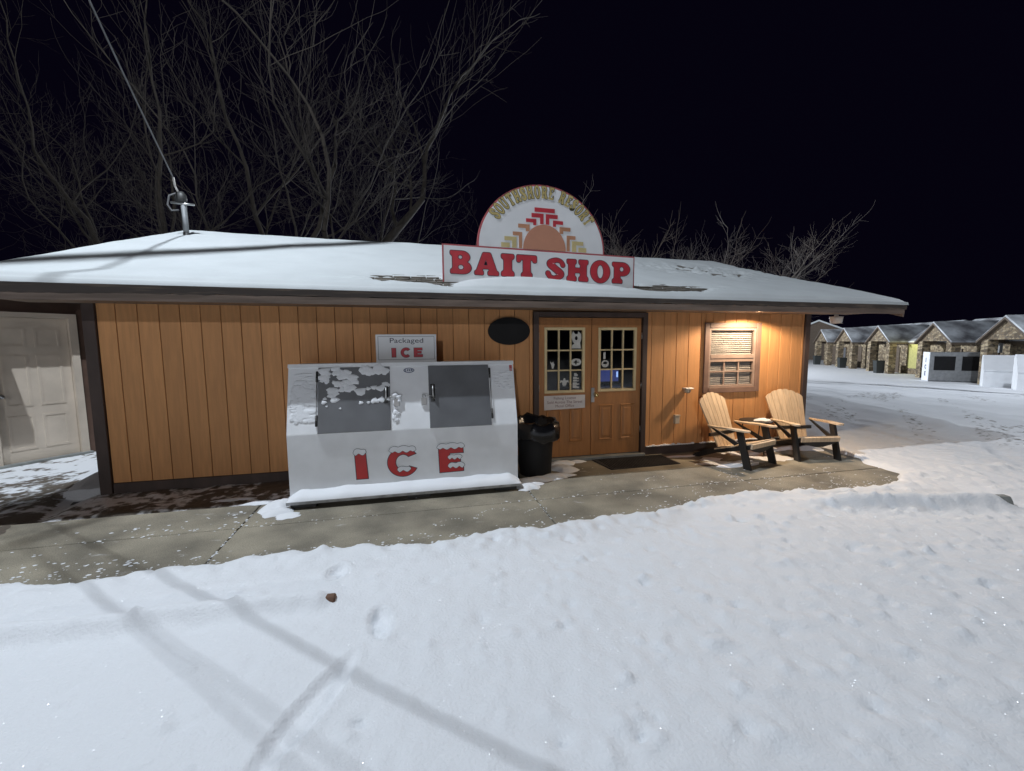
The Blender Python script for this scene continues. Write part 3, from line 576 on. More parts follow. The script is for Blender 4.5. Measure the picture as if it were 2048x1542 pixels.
def letters(word, x, z, h, sxs, gaps, m1, m2, out, name, base):
    for k, ch in enumerate(word):
        if ch == ' ': x += gaps; continue
        wd, rg = GL[ch]; f = lambda u, v, x=x: (x + u * h * sxs, z + v * h)
        pr = place(rg, f); MB().poly(grow(pr, out), base, -.004, -.0025).build('letter_outline', m2, sg_); MB().poly(pr, base, -.006, -.0045).build('letter', m1, sg_)
        x += wd * h * sxs + h * .12
W_ = 'BAIT'; letters('BAIT', .490, 2.625, .278, .98, .1, M['red'], M['ink'], .008, 'l', sgn)
letters('SHOP', 1.735, 2.612, .278, 1.02, .1, M['red'], M['ink'], .008, 'l', sgn)
txt = 'SOUTHSHORE RESORT'; ang = 148.5; rm_ = .775; hh = .17
tot = sum((GL[c][0] if c != ' ' else .62) for c in txt); span = 117.5; gap = 1.0
sc_ = span / (tot + .13 * len(txt))
for ch in txt:
    wd = GL[ch][0] if ch != ' ' else .62; aa = ang - sc_ * wd / 2; ang -= sc_ * (wd + .13)
    if ch == ' ': continue
    ax = sc_ * math.pi / 180 * rm_; ca, sa = math.cos(R(aa)), math.sin(R(aa))
    def f(u, v, wd=wd, ca=ca, sa=sa):
        du = (u - wd / 2) * ax * .92; rr = rm_ - .095 + v * hh; return (CX + (ca * rr + sa * du) * 1.0, CZ + (sa * rr - ca * du) * (RZ / RX))
    pr = place(GL[ch][1], f); MB().poly(grow(pr, .0035 if ch != 'S' else .005), sgn, .0055, .007).build('letter_outline', M['green'], sg_); MB().poly(grow(pr, -.0035) if ch != 'S' else pr, sgn, .003, .0045).build('letter', M['gold'], sg_)
ex = 1.715; U_ = .862
MB().poly([[(ex + U_ * .336 * math.cos(R(k * 5)), CZ + .002 + U_ * .37 * math.sin(R(k * 5))) for k in range(37)]], sgn, .002, .007).build('sun_disc', M['terra'], sg_)
def brk(x0, x1, zt_, zm, xv, zb, m):
    for s in (-1, 1):
        p = [(s * x0, zt_), (s * x1, zt_), (s * x1, zb), (s * xv, zb), (s * xv, zm), (s * x0, zm)]
        MB().poly([[(ex + U_ * a, CZ + .003 + U_ * .95 * b) for a, b in p]], sgn, .004, .007).build('ray_bracket', m, sg_)
MB().poly([[(ex + U_ * a, CZ + U_ * .95 * b) for a, b in ((-.158, .58), (.158, .58), (.158, .645), (-.158, .645))]], sgn, .004, .007).build('ray_bar', M['red'], sg_)
brk(.205, .017, .553, .49, .072, .395, M['red']); brk(.29, .13, .465, .41, .178, .37, M['red']); brk(.41, .234, .374, .315, .293, .27, M['orange']); brk(.493, .35, .25, .193, .40, .005, M['orange']); brk(.62, .436, .17, .11, .505, .005, M['tan']); brk(.67, .54, .075, .005, .6, .005, M['tan'])
bk = MB()
for xx in (.8, 1.7, 2.6): bk.tube([(xx, SY + .055, 2.9), (xx, .25, float(roofz(xx, .25)) + .02)], .02, 6)
bk.build('brace', M['pole'], sg_)

# ------------------------------------------------------------------ ice cabinet
ic = thing('ice_cabinet', (-.07, -.6, 0), 0, 'white slant front ice cabinet with two grey doors and red ICE letters', 'ice freezer')
xa, xb = -1.345, 1.215; yf, yt, yb = -.95, -.715, -.12; zb_, zk, ztp = .10, .782, 1.522
prof = [(yf, zb_), (yf, zk), (yt, ztp), (yb, ztp), (yb, zb_)]
MB().poly([rpoly([(p[0], p[1], .012) for p in prof], .012, 2)], lambda u, v, d: (d, u, v), xa, xb).build('cabinet_body', M['white'], ic)
sl = Vector((0, yt - yf, ztp - zk)); sl_len = sl.length; sl.normalize(); nrm = Vector((0, -sl.z, sl.y))
def slope(u, v, d): p = Vector((u, yf, zk)) + sl * v + nrm * d; return (p.x, p.y, p.z)
MB().hexa([slope(xa, sl_len - .03, .001), slope(xb, sl_len - .03, .001), slope(xb, sl_len + .006, .001), slope(xa, sl_len + .006, .001)], [slope(xa - .004, sl_len - .03, .014), slope(xb + .004, sl_len - .03, .014), slope(xb + .004, sl_len + .012, .014), slope(xa - .004, sl_len + .012, .014)]).build('top_lip', M['white'], ic)
def ice_door(x0, x1, hinge_left):
    v0, v1 = .0, .745
    d = MB().hexa([slope(x0, v0, .002), slope(x1, v0, .002), slope(x1, v1, .002), slope(x0, v1, .002)], [slope(x0 + .004, v0 + .004, .016), slope(x1 - .004, v0 + .004, .016), slope(x1 - .004, v1 - .004, .016), slope(x0 + .004, v1 - .004, .016)]).build('cabinet_door', M['grey'], ic)
    hx = x0 - .012 if hinge_left else x1 + .012
    for vv in (.08, .58): MB().tube([slope(hx, vv, .012), slope(hx, vv + .12, .012)], .012, 8).build('hinge', M['dark'], d)
    MB().tube([slope(hx, .14, .02), slope(hx, .62, .02)], .005, 6).build('hinge_rod', M['steel'], d)
    kx = x1 - .045 if hinge_left else x0 + .045; s = -1 if hinge_left else 1
    MB().tube([slope(kx, .50, .017), slope(kx, .50, .055), slope(kx, .38, .06), slope(kx + s * .01, .34, .02)], .011, 8).build('handle', M['steel'], d)
    MB().hexa([slope(kx - .025, .31, .0165), slope(kx + .025, .31, .0165), slope(kx + .025, .52, .0165), slope(kx - .025, .52, .0165)], [slope(kx - .02, .315, .022), slope(kx + .02, .315, .022), slope(kx + .02, .515, .022), slope(kx - .02, .515, .022)]).build('handle_plate', M['dark'], d)
    ox = x1 + .07 if hinge_left else x0 - .06
    MB().tube([slope(ox - .015, .36, .02), slope(ox - .015, .40, .025), slope(ox + .015, .40, .025), slope(ox + .015, .36, .02)], .006, 6).hexa([slope(ox - .03, .27, .004), slope(ox + .03, .27, .004), slope(ox + .03, .355, .004), slope(ox - .03, .355, .004)], [slope(ox - .028, .272, .03), slope(ox + .028, .272, .03), slope(ox + .028, .353, .03), slope(ox - .028, .353, .03)]).tube([slope(kx, .37, .024), slope(ox, .395, .022)], .007, 6).build('padlock', M['steel'], d)
    return d
d1 = ice_door(-1.035, -.262, True); d2 = ice_door(.175, .90, False)
# snow on the left door and cabinet slope
def lumps(name, pts, m, parent, fn, seg=9):
    mb = MB()
    for (u, v, ru, rv, h) in pts:
        n = seg; vs = []; ph = random.random() * 6
        for ring, (f, hh_) in enumerate(((1, 0), (.82, .62), (.5, .92))):
            for k in range(n):
                a = 2 * math.pi * k / n; jj = 1 + .22 * math.sin(3 * a + ph) + .12 * math.sin(5 * a + 2 * ph); vs.append(fn(u + ru * f * jj * math.cos(a), v + rv * f * jj * math.sin(a), h * hh_))
        vs.append(fn(u, v, h)); fs = []
        for r_ in range(2):
            for k in range(n): fs.append((r_ * n + k, r_ * n + (k + 1) % n, (r_ + 1) * n + (k + 1) % n, (r_ + 1) * n + k))
        for k in range(n): fs.append((2 * n + k, 2 * n + (k + 1) % n, 3 * n))
        mb.add(vs, fs, True)
    return mb.build(name, m, parent)
rs = random.Random(3); pts = []
for _ in range(120):
    u = rs.uniform(-1.0, -.30); v = rs.uniform(.36, .79); t_ = (u + 1.0) / .7
    if v < .48 + .06 * rs.random() - (.1 if t_ < .25 else 0) : continue
    if .5 < t_ < .95 and .55 < v < .72: continue
    r_ = rs.uniform(.015, .055); pts.append((u, v, r_ * 1.3, r_, .012))
for u, v, r_ in ((-.97, .37, .03), (-.94, .32, .014), (-.80, .29, .014), (-.58, .35, .026), (-.50, .35, .02), (-.43, .37, .045), (-.36, .38, .045), (-.30, .385, .035), (-.86, .40, .05), (-.89, .45, .045)): pts.append((u, v, r_, r_ * .8, .014))
tag(lumps('door_snow', pts, M['snow'], ic, lambda u, v, h: slope(u, v * .93, .0165 + h * .6)), kind='stuff')
pts = []
for _ in range(90):
    u = rs.uniform(-1.30, -1.07); v = rs.uniform(.12, .5); ru = min(rs.uniform(.03, .08), (u + 1.337) * .7); pts.append((u, v + (u + 1.33) * -.25 + .05, ru, rs.uniform(.02, .045), .008))
for _ in range(14): pts.append((rs.uniform(-.225, -.18), rs.uniform(.1, .40), rs.uniform(.012, .035), rs.uniform(.02, .04), .016))
for _ in range(30): pts.append((rs.uniform(.95, 1.17), rs.uniform(.42, .68), rs.uniform(.02, .05), rs.uniform(.008, .016), .005))
for _ in range(30): pts.append((rs.uniform(-1.25, -1.1), rs.uniform(.46, .68), rs.uniform(.03, .07), rs.uniform(.008, .016), .006))
for u, v, r_ in ((-.205, .40, .05), (-.17, .375, .045), (-.16, .33, .03)): pts.append((u, v, r_, r_ * .7, .045))
tag(lumps('slope_snow', pts, M['snow'], ic, lambda u, v, h: slope(u, v, .001 + h)), kind='stuff')
# skid base with snow ledge
sk = MB().box(xa - .01, xb + .01, -1.09, -1.06, .052, .088, .004).box(xa - .005, xb + .005, -1.06, -.2, .075, .0995); sk.build('skid_rail', M['skid'], ic)
for xx in (xa + .02, -.1, xb - .3): B(xx, xx + .26, -1.04, -.25, .0, .0745, .004).build('skid_foot', M['dark'], ic)
n = 90; mb = MB(); vs = []
for k in range(n + 1):
    x = xa - .01 + (xb - xa + .02) * k / n; h = .045 + .03 * float(fbm(np.array([x * 4.]), np.array([1.]), 5)[0]) + .035 * math.exp(-((x - xa) / .3) ** 2) * 0; e_ = min(1, min(k, n - k) / 5 + .15)
    hb = h * e_
    vs += [(x, -1.1, .089), (x, -1.085, .089 + hb * .55), (x, -1.03, .089 + hb * .95), (x, -.951, .089 + hb * 1.5)]
fs = []
for k in range(n):
    for j in range(3): fs.append((k * 4 + j, k * 4 + j + 1, (k + 1) * 4 + j + 1, (k + 1) * 4 + j))
fs += [(0, 3, 2, 1), (n * 4, n * 4 + 1, n * 4 + 2, n * 4 + 3)]
mb.add(vs, fs, True); mb.build('ledge_snow', M['snow'], ic)
# printed red ICE with snow caps
fr = lambda u, v, d: (u, yf + d, v)
lt = {'I': [[(-.648, .245), (-.528, .245), (-.548, .55), (-.66, .55)]],
      'C': [[(-.14 + p[0], .405 + p[1]) for p in [(.17 * math.cos(R(a)), .165 * math.sin(R(a))) for a in range(34, 331, 8)] + [(.085 * math.cos(R(a)), .092 * math.sin(R(a))) for a in range(324, 40, -8)]]],
      'E': [[(.275, .25), (.55, .255), (.55, .325), (.39, .325), (.39, .365), (.515, .365), (.515, .43), (.39, .43), (.39, .475), (.55, .475), (.545, .555), (.265, .555)]]}
def capline(x0, x1, z, h, nb):
    o = []; W__ = x1 - x0 + .03; N_ = nb * 7
    for k in range(N_ + 1):
        t = k / N_; o.append((x0 - .015 + W__ * t, z - .004 - (.008 + .022 * abs(math.sin(t * nb * math.pi * .85 + .9)) ** 1.5) * min(1, 6 * min(t, 1 - t) + .2)))
    for k in range(N_ + 1):
        t = 1 - k / N_; e_ = (1 - abs(2 * t - 1) ** 4) ** .5; o.append((x0 - .015 + W__ * t, z + .002 + h * e_ * (.62 + .38 * abs(math.sin(t * nb * math.pi * .62 + .5)))))
    return o
for k in 'ICE':
    o_ = MB().poly(grow(lt[k], .008), fr, -.0022, -.001).build('letter_outline', M['ink'], ic); MB().poly(lt[k], fr, -.0036, -.0024).build('letter', M['ltred'], ic)
for x0, x1, z, h, nb in ((-.66, -.555, .55, .04, 2), (-.275, -.01, .55, .045, 4), (.262, .55, .555, .04, 4), (.385, .52, .43, .022, 3), (.385, .55, .325, .035, 3), (-.19, -.07, .325, .03, 2)):
    r_ = capline(x0, x1, z, h, nb); MB().poly(grow([r_], .0045), fr, -.0046, -.0038).build('cap_outline', M['ink'], ic); MB().poly([r_], fr, -.006, -.0048).build('snow_cap_print', M['frost'], ic)
# maker's oval and corner label
def slp(u, v, d): return slope(-.045 + u, .695 + v, -d)
MB().poly([ell(.062, .03)], slp, -.004, -.002).build('logo_plate', M['blue'], ic); MB().poly([ell(.052, .022)], slp, -.0056, -.0042).build('logo_field', M['frost'], ic)
x = -.044
for ch in 'LEER':
    rg = {'L': [[(0, 0), (.6, 0), (.6, .25), (.28, .25), (.28, 1), (0, 1)]], 'E': [[(0, 0), (.65, 0), (.65, .22), (.26, .22), (.26, .4), (.55, .4), (.55, .6), (.26, .6), (.26, .78), (.65, .78), (.65, 1), (0, 1)]], 'R': [[(0, 0), (.26, 0), (.26, .35), (.34, .35), (.48, 0), (.76, 0), (.58, .4), (.7, .55), (.7, .85), (.58, 1), (0, 1)]]}[ch]
    MB().poly(place(rg, lambda u, v: (x + u * .026, -.012 + v * .024)), slp, -.0072, -.0058).build('logo_letter', M['blue'], ic); x += .0225
for v0, v1 in ((.69, .735), (.675, .687), (.66, .67)): MB().hexa([slope(1.165, v0, .0015), slope(1.2, v0, .0015), slope(1.2, v1, .0015), slope(1.165, v1, .0015)], [slope(1.165, v0, .0022), slope(1.2, v0, .0022), slope(1.2, v1, .0022), slope(1.165, v1, .0022)]).build('corner_label', M['signedge'], ic)
# packaged ice sign standing on the cabinet
ps = thing('ice_sign', (-.07, -.42, 1.522), 0, 'small white packaged ice sign standing on the ice cabinet', 'sign')
B(-.432, .296, -.44, -.41, 1.523, 1.872, .003).build('sign_frame', M['sign'], ps); 
mb = MB(); a, b, c, d = -.405, .272, 1.56, 1.848; t = .004
mb.box(a, b, -.4425, -.4405, c, c + t).box(a, b, -.4425, -.4405, d - t, d).box(a, a + t, -.4425, -.4405, c + t, d - t).box(b - t, b, -.4425, -.4405, c + t, d - t); mb.build('sign_border', M['ink'], ps)
text('Packaged', 'lettering', M['ink'], ps, -.065, -.442, 1.768, .085, 1.32)
def pf(u, v, d): return (u, -.442 + d, v)
for rg, m_ in (([[(-.245, 1.592), (-.197, 1.592), (-.197, 1.702), (-.247, 1.702)]], 0), ([[(-.075 + p[0] * 1.0, 1.647 + p[1]) for p in [(.062 * math.cos(R(a)), .06 * math.sin(R(a))) for a in range(42, 320, 10)] + [(.03 * math.cos(R(a)), .03 * math.sin(R(a))) for a in range(312, 46, -12)]]], 0), ([[(.02, 1.592), (.125, 1.592), (.125, 1.622), (.06, 1.622), (.06, 1.636), (.11, 1.636), (.11, 1.662), (.06, 1.662), (.06, 1.676), (.12, 1.676), (.12, 1.704), (.02, 1.704)]], 0)):
    MB().poly(grow(rg, .004), pf, -.0012, -.0004).build('letter_outline', M['ink'], ps); MB().poly(rg, pf, -.0026, -.0014).build('letter', M['red'], ps)
# oval plaque and paper notice
pq = MB().poly([ell(.30, .192, 48)], lambda u, v, d: (1.328 + u, -.018 - .0 + d, 1.922 + v), -.03, .001).build('oval_plaque', M['black'])
tag(pq, 'black oval plaque on the orange wall left of the door', 'plaque')
nt_ = thing('door_notice', (2.16, -.028, .88), 0, 'white paper notice taped below the left door glass', 'notice')
MB().hexa([(1.842, -.0265, .775), (2.478, -.0265, .79), (2.478, -.026, .985), (1.842, -.026, .985)], [(1.842, -.029, .775), (2.478, -.0285, .79), (2.478, -.0275, .985), (1.842, -.0275, .985)]).build('paper_sheet', M['paper'], nt_)
for s, zz in (('Fishing License', .928), ('Sold Across The Street', .868), ('Motel Office', .812)): text(s, 'print_line', M['print_'], nt_, 2.16, -.0305, zz, .058, 1.0)

# ------------------------------------------------------------------ small things by the wall
sp = thing('wall_faucet_cover', (4.16, -.016, 1.0), 0, 'beige capped fitting sticking out of the orange wall', 'fitting')
mb = MB(); mb.tube([(4.16, -.016, 1.0), (4.16, -.12, 1.0)], .04, 14); mb.build('stem', M['beige'], sp); MB().box(4.085, 4.23, -.16, -.05, 1.022, 1.045, .008).build('cap', M['lamp_white'], sp); B(4.15, 4.2, -.10, -.03, .955, .985, .006).build('spout', M['beige'], sp)
ob = thing('outdoor_outlet', (4.01, -.016, .55), 0, 'beige outlet box low on the wall beside the doorway', 'outlet')
B(3.97, 4.055, -.075, -.0165, .475, .60, .008).build('box_cover', M['beige'], ob); B(3.965, 4.06, -.085, -.02, .601, .615, .004).build('lid', M['beige'], ob)
mt = thing('door_mat', (3.1, -.33, 0), 0, 'black ribbed rubber mat in front of the double door', 'mat')
mb = MB().hexa([(2.56, -.06, .003), (3.70, -.10, .003), (3.72, -.60, .003), (2.63, -.62, .003)][::-1], [(2.56, -.06, .012), (3.70, -.10, .012), (3.72, -.60, .012), (2.63, -.62, .012)][::-1]); mb.build('mat_base', M['rubber'], mt)
mb = MB()
for k in range(26):
    f = k / 25; mb.box(2.66 + f * 1.0, 2.675 + f * 1.0, -.595, -.125, .0125, .020)
tag(mb.build('mat_ribs', M['rubber'], mt), kind='stuff')
tc = thing('trash_can', (1.56, -.53, 0), 0, 'black round trash can lined with a bag beside the ice cabinet', 'trash can')
MB().lathe([(.0, .02), (.205, .02), (.212, .03), (.232, .40), (.25, .66), (.262, .665), (.262, .70), (.235, .70), (.235, .60), (.0, .58)], (1.56, -.53, 0), 36).build('bin_body', M['black'], tc)
n = 40; mb = MB(); vs = []; rr = random.Random(2); ph = [rr.uniform(0, 6) for _ in range(6)]
rings = [(.20, .58), (.232, .70), (.262, .735), (.285, .715), (.305, .64), (.30, .56), (.272, .53)]
for j, (r_, z) in enumerate(rings):
    for k in range(n):
        a = 2 * math.pi * k / n; wv = .5 * math.sin(5 * a + ph[0]) + .35 * math.sin(9 * a + ph[1]) + .3 * math.sin(14 * a + ph[2] + j); side = .5 + .5 * math.cos(a + .3)
        q_ = r_ + (.016 + .022 * side) * wv * (j >= 3) * .6 + .03 * side * (j >= 3); zz = z + .025 * wv * (j >= 1) + (.045 * max(0, math.sin(a - .3)) * (1 <= j <= 3)) - .05 * side * (j > 4)
        vs.append((1.56 + q_ * math.cos(a), -.53 + q_ * math.sin(a), zz))
fs = [(j * n + k, j * n + (k + 1) % n, (j + 1) * n + (k + 1) % n, (j + 1) * n + k) for j in range(len(rings) - 1) for k in range(n)]
mb.add(vs, fs, True); mb.build('bin_bag', M['bag'], tc)

# ------------------------------------------------------------------ adirondack chairs and table
def make_chair(loc, rz, label):
    t = thing('adirondack_chair', loc, rz, label, 'chair', 'adirondack chairs by the window')
    # local: x right seen from the front, y backwards, z up
    nb = 6
    for k in range(nb):
        f0 = (k + .5) / nb - .5; f1 = f0; wb, wt = .066, .098
        bx, tx = f0 * .44, f0 * .63; arch = .97 - .46 * f0 * f0
        b0 = Vector((bx, .50, .17)); t0 = Vector((tx, .50 + (arch - .17) * .42, arch)); d = (t0 - b0).normalized(); nn = Vector((0, -d.z, d.y)).normalized() * .011
        arc_t = []; segs = 4
        for s in range(segs + 1):
            q_ = s / segs - .5; hx = tx + q_ * wt; hf = hx / .63; hz = .97 - .46 * hf * hf - (.012 if s in (0, segs) else 0); arc_t.append(Vector((hx, .50 + (hz - .17) * .42, hz)))
        mid = [b0 + Vector((s, 0, 0)) for s in (wb / 2, -wb / 2)]
        ring = arc_t + mid; m_ = len(ring); mb = MB(); mb.add([p + nn for p in ring] + [p - nn for p in ring], [tuple(range(m_)), tuple(range(m_, 2 * m_))[::-1]] + [(i_, (i_ + 1) % m_, m_ + (i_ + 1) % m_, m_ + i_) for i_ in range(m_)])
        mb.build('back_slat', M['slat'], t, local=True)
    ns = 6
    for k in range(ns):
        y0 = -.02 + k * .092; z0 = .352 - (y0 + .02) * .33
        if k == 0: MB().hexa([(-.29, -.035, .285), (.29, -.035, .285), (.29, -.01, .285), (-.29, -.01, .285)], [(-.29, -.045, .35), (.29, -.045, .35), (.29, -.018, .36), (-.29, -.018, .36)]).build('seat_slat', M['slat'], t, local=True)
        z1 = z0 - .084 * .33; MB().hexa([(-.29, y0, z0 - .002), (.29, y0, z0 - .002), (.29, y0 + .084, z1 - .002), (-.29, y0 + .084, z1 - .002)], [(-.29, y0, z0 + .018), (.29, y0, z0 + .018), (.29, y0 + .084, z1 + .018), (-.29, y0 + .084, z1 + .018)]).build('seat_slat', M['slat'], t, local=True)
    for s in (-1, 1):
        x = s * .31
        ol = [(-.05, -.01), (.0, -.05), (.045, -.02), (.056, .06), (.05, .22), (.035, .5), (.01, .60), (-.02, .60), (-.04, .45), (-.052, .15)]
        MB().poly([rpoly([(p[0] * s, p[1]) for p in ol], .03, 3)], lambda u, v, d, x=x, s=s: (x + s * .02 + u, v + .02, .53 + d - .012 * (v > .3)), -.011, .011).build('armrest', M['slat'], t, local=True)
        # front leg, sloping back towards the arm
        MB().hexa([(x - .019, -.05, 0), (x + .019, -.05, 0), (x + .019, .05, 0), (x - .019, .05, 0)], [(x - .019, .095, .518), (x + .019, .095, .518), (x + .019, .185, .518), (x - .019, .185, .518)]).build('leg', M['frame'], t, local=True)
        pr = [(-.04, .285), (.5, .125), (.78, -.0), (.90, .0), (.84, .05), (.6, .175), (.42, .235), (-.02, .345)]
        MB().poly([rpoly(pr, .02, 2)], lambda u, v, d, x=x, s=s: (x - s * .04 + d, u, v), -.016, .016).build('rear_leg', M['frame'], t, local=True)
        MB().hexa([(x - s * .0 - .012, .13, .34), (x + .012, .13, .34), (x + .012, .20, .30), (x - .012, .20, .30)], [(x - .012, .56, .505), (x + .012, .56, .505), (x + .012, .60, .505), (x - .012, .60, .505)]).build('arm_support', M['frame'], t, local=True)
    mb = MB().box(-.33, .33, .56, .60, .36, .41, .004); mb.build('back_rail', M['frame'], t, local=True)
    pr = [(-.29, .284), (.29, .284), (.2, .24), (.06, .205), (-.06, .205), (-.2, .24)]
    MB().poly([pr], lambda u, v, d: (u, d, v), -.008, .012).build('apron', M['frame'], t, local=True)
    return t
def clone(o, parent=None):
    c = o.copy(); C.link(c)
    if parent: c.parent = parent
    for ch in list(o.children): clone(ch, c)
    return c
ch1 = make_chair((4.73, -.985, 0), R(17.5), 'tan slatted adirondack chair on the left, angled towards the other chair')
ch2 = clone(ch1); ch2.location = (5.77, -.945, 0); ch2.rotation_euler = (0, 0, R(-9.5)); ch2['label'] = 'tan slatted adirondack chair on the right, at the corner of the shop'
tb = thing('side_table', (5.2, -.36, 0), 0, 'small round black side table between the two chairs', 'table')
MB().lathe([(0, .51), (.225, .51), (.235, .52), (.225, .53), (0, .53)], (5.2, -.36, 0), 28).build('table_top', M['frame'], tb)
for k in range(3):
    a = k * 2.1 + .5; MB().tube([(5.2 + .19 * math.cos(a), -.36 + .19 * math.sin(a), .51), (5.2 + .15 * math.cos(a), -.36 + .15 * math.sin(a), .2), (5.2 + .2 * math.cos(a), -.36 + .2 * math.sin(a), 0)], .009, 6).build('leg', M['frame'], tb)
sc_o = lumps('snow_cap', [(5.285, -.40, .13, .085, .028)], M['snow'], None, lambda u, v, h: (u, v, .5305 + h), 18)
tag(sc_o, 'small oval cap of snow lying on the round side table', 'snow')

# eave floodlight, roof mast with service cable
fl = thing('floodlight', (6.95, -.1, 2.21), 0, 'white floodlight head under the right end of the eave', 'floodlight')
MB().tube([(6.95, -.1, 2.215), (6.95, -.1, 2.14)], .03, 10).build('neck', M['lamp_white'], fl)
MB().lathe([(.0, .0), (.075, .0), (.085, .02), (.092, .07), (.10, .11), (.0, .115)], (6.95, -.1, 2.045), 24).build('lamp_head', M['lamp_white'], fl)
MB().lathe([(.0, 0), (.06, .004), (.06, .008)], (6.97, -.12, 2.038), 16).build('lens', M['beige'], fl)
ms = thing('service_mast', (-3.62, 2.5, 3.5), 0, 'grey conduit mast with weatherhead rising from the snowy roof', 'mast')
MB().tube([(-3.62, 2.5, 3.45), (-3.63, 2.5, 4.12)], .042, 12).build('conduit', M['conduit'], ms)
MB().lathe([(.11, 0), (.09, .02), (.05, .05), (.05, .09)], (-3.62, 2.5, 3.54), 16).build('flashing', M['dark'], ms)
MB().lathe([(.042, 0), (.062, .015), (.066, .05), (.058, .11), (.03, .16), (.0, .165)], (-3.65, 2.48, 4.12), 14, sx=1.35).build('weatherhead', M['dark'], ms)
MB().tube([(-3.80, 2.47, 4.10), (-3.46, 2.47, 4.08)], .018, 8).build('clamp_bar', M['steel'], ms)
MB().tube([(-3.70, 2.46, 4.25), (-3.80, 2.44, 4.2), (-3.83, 2.43, 4.05), (-3.78, 2.43, 3.96), (-3.68, 2.45, 3.98)], .014, 6).build('drip_loop', M['cable'], ms)
MB().tube([(-3.68, 2.47, 4.27), (-3.71, 2.45, 4.36), (-3.72, 2.44, 4.49)], .016, 6).build('insulator', M['lamp_white'], ms)
wd = MB(); A0 = Vector((-3.72, 2.44, 4.48)); A1 = Vector((-3.55, -2.5, 8.75)).lerp(A0, .28); pp = []
for k in range(21):
    t = k / 20; p = A0.lerp(A1, t); p.z -= .10 * math.sin(math.pi * t); pp.append(p)
pp.append(Vector((-4.5, -2.45, 8.6))); wd.tube(pp, .0115, 6); tag(wd.build('service_cable', M['cable']), 'overhead service cable running from roof mast up to the left', 'cable')
# utility pole left of the frame that carries the yard lamp and lines
up_ = thing('utility_pole', (-4.6, -2.5, 0), 0, 'wooden utility pole with crossarm and yard lamp beside the walkway', 'utility pole')
MB().tube([(-4.6, -2.5, -.2), (-4.6, -2.5, 11.3)], [.15, .11], 12).build('pole', M['pole'], up_)
MB().tube([(-4.6, -2.5, 11.0), (-4.2, -1.9, 10.95), (-3.9, -1.45, 10.76)], .03, 8).build('lamp_arm', M['conduit'], up_)
MB().lathe([(.10, .12), (.17, .2), (.12, .3), (.0, .32)], (LM.x, LM.y, LM.z), 16).build('lamp_hood', M['conduit'], up_)
W1 = LM + (Vector((-4.5, -.8, 2.42)) - LM) * .2; W2 = LM + (Vector((-.95, 2.8, 3.53)) - LM) * .2; dd_ = (W2 - W1)
MB().tube([W1 - dd_ * 1.1, W2 + dd_ * .15], .048, 8).build('crossarm', M['pole'], up_)
for k, (g0, g1, z_) in enumerate((((-1.909, -2.314), (.436, -4.384), 4.9), ((-2.36, -2.346), (-.682, -3.858), 4.95), ((-1.55, -3.139), (-.678, -3.992), 4.85))):
    t_ = (LM.z - z_) / LM.z; p0 = LM + (Vector((*g0, .05)) - LM) * t_; p1 = LM + (Vector((*g1, .05)) - LM) * t_; d = (p1 - p0).normalized()
    tag(MB().tube([p0 - d * 7, p0, p1, p1 + d * 7], .006 if k == 0 else .003, 6).build('overhead_cable', M['cable']), ('thick black overhead cable passing high over the snow', 'thin black overhead cable nearest the annex side', 'thin black overhead cable nearest the thick one')[k], 'cable', 'overhead cables')
for nm, P, lab in (('yard_light_pole', LB, 'tall pole with a yard lamp behind the shop'), ('drive_fill_pole', LR, 'added tall pole with a fill lamp right of the drive'), ('street_light_pole', LO, 'street lamp pole standing across the road')):  # the pole at LR is added only to hold the drive's fill lamp
    t = thing('lamp_pole', (P.x, P.y + .5, 0), 0, lab, 'lamp pole', 'yard lamp poles'); gzb = float(terrain(np.array([P.x]), np.array([P.y]))[0])
    MB().tube([(P.x, P.y + .5, gzb - .1), (P.x, P.y + .5, P.z + .4), (P.x, P.y, P.z + .45)], .06, 8).build('pole', M['conduit'], t); MB().lathe([(.2, .2), (.16, .32), (0, .36)], (P.x, P.y, P.z), 12).build('lamp_hood', M['conduit'], t)

# ------------------------------------------------------------------ wing building with the white door at the left
P0 = Vector((-5.856, 1.711, 0)); tv = Vector((.532, .675, 0)).normalized(); nv = Vector((tv.y, -tv.x, 0))
wg = thing('annex_building', P0, 0, 'brown annex with a white panelled door left of the bait shop', 'building')
def W3(s, o, z): p = P0 + tv * s + nv * o; return (p.x, p.y, z)
def wbox(s0, s1, o0, o1, z0, z1): return MB().hexa([W3(s0, o0, z0), W3(s1, o0, z0), W3(s1, o1, z0), W3(s0, o1, z0)], [W3(s0, o0, z1), W3(s1, o0, z1), W3(s1, o1, z1), W3(s0, o1, z1)])
wbox(-3, -.10, -.2, -.0, -.1, 2.6).build('wall', M['wingwall'], wg); wbox(.95, 3.2, -.2, -.0, -.1, 2.6).build('wall', M['wingwall'], wg); wbox(-.10, .95, -.2, 0, 2.26, 2.6).build('wall', M['wingwall'], wg)
for a, b, c, d in ((-.10, -.005, .0, 2.26), (.855, .95, .0, 2.26), (-.0045, .8545, 2.19, 2.26)): wbox(a, b, -.12, .03, c, d).build('door_frame', M['wingdoor'], wg)
wd_ = wbox(.0, .85, -.08, -.04, .02, 2.188).build('door', M['wingdoor'], wg)
for a, b in ((.10, .38), (.47, .75)):
    for c, d in ((.2, .72), (.86, 1.62), (1.74, 2.02)):
        m2 = MB()
        for (i0, i1, j0, j1) in ((a, b, c, c + .03), (a, b, d - .03, d), (a, a + .03, c + .03, d - .03), (b - .03, b, c + .03, d - .03)): m2.add(wbox(i0, i1, -.0395, -.033, j0, j1).v, wbox(i0, i1, -.0395, -.033, j0, j1).f)
        m2.build('panel', M['wingdoor'], wd_)
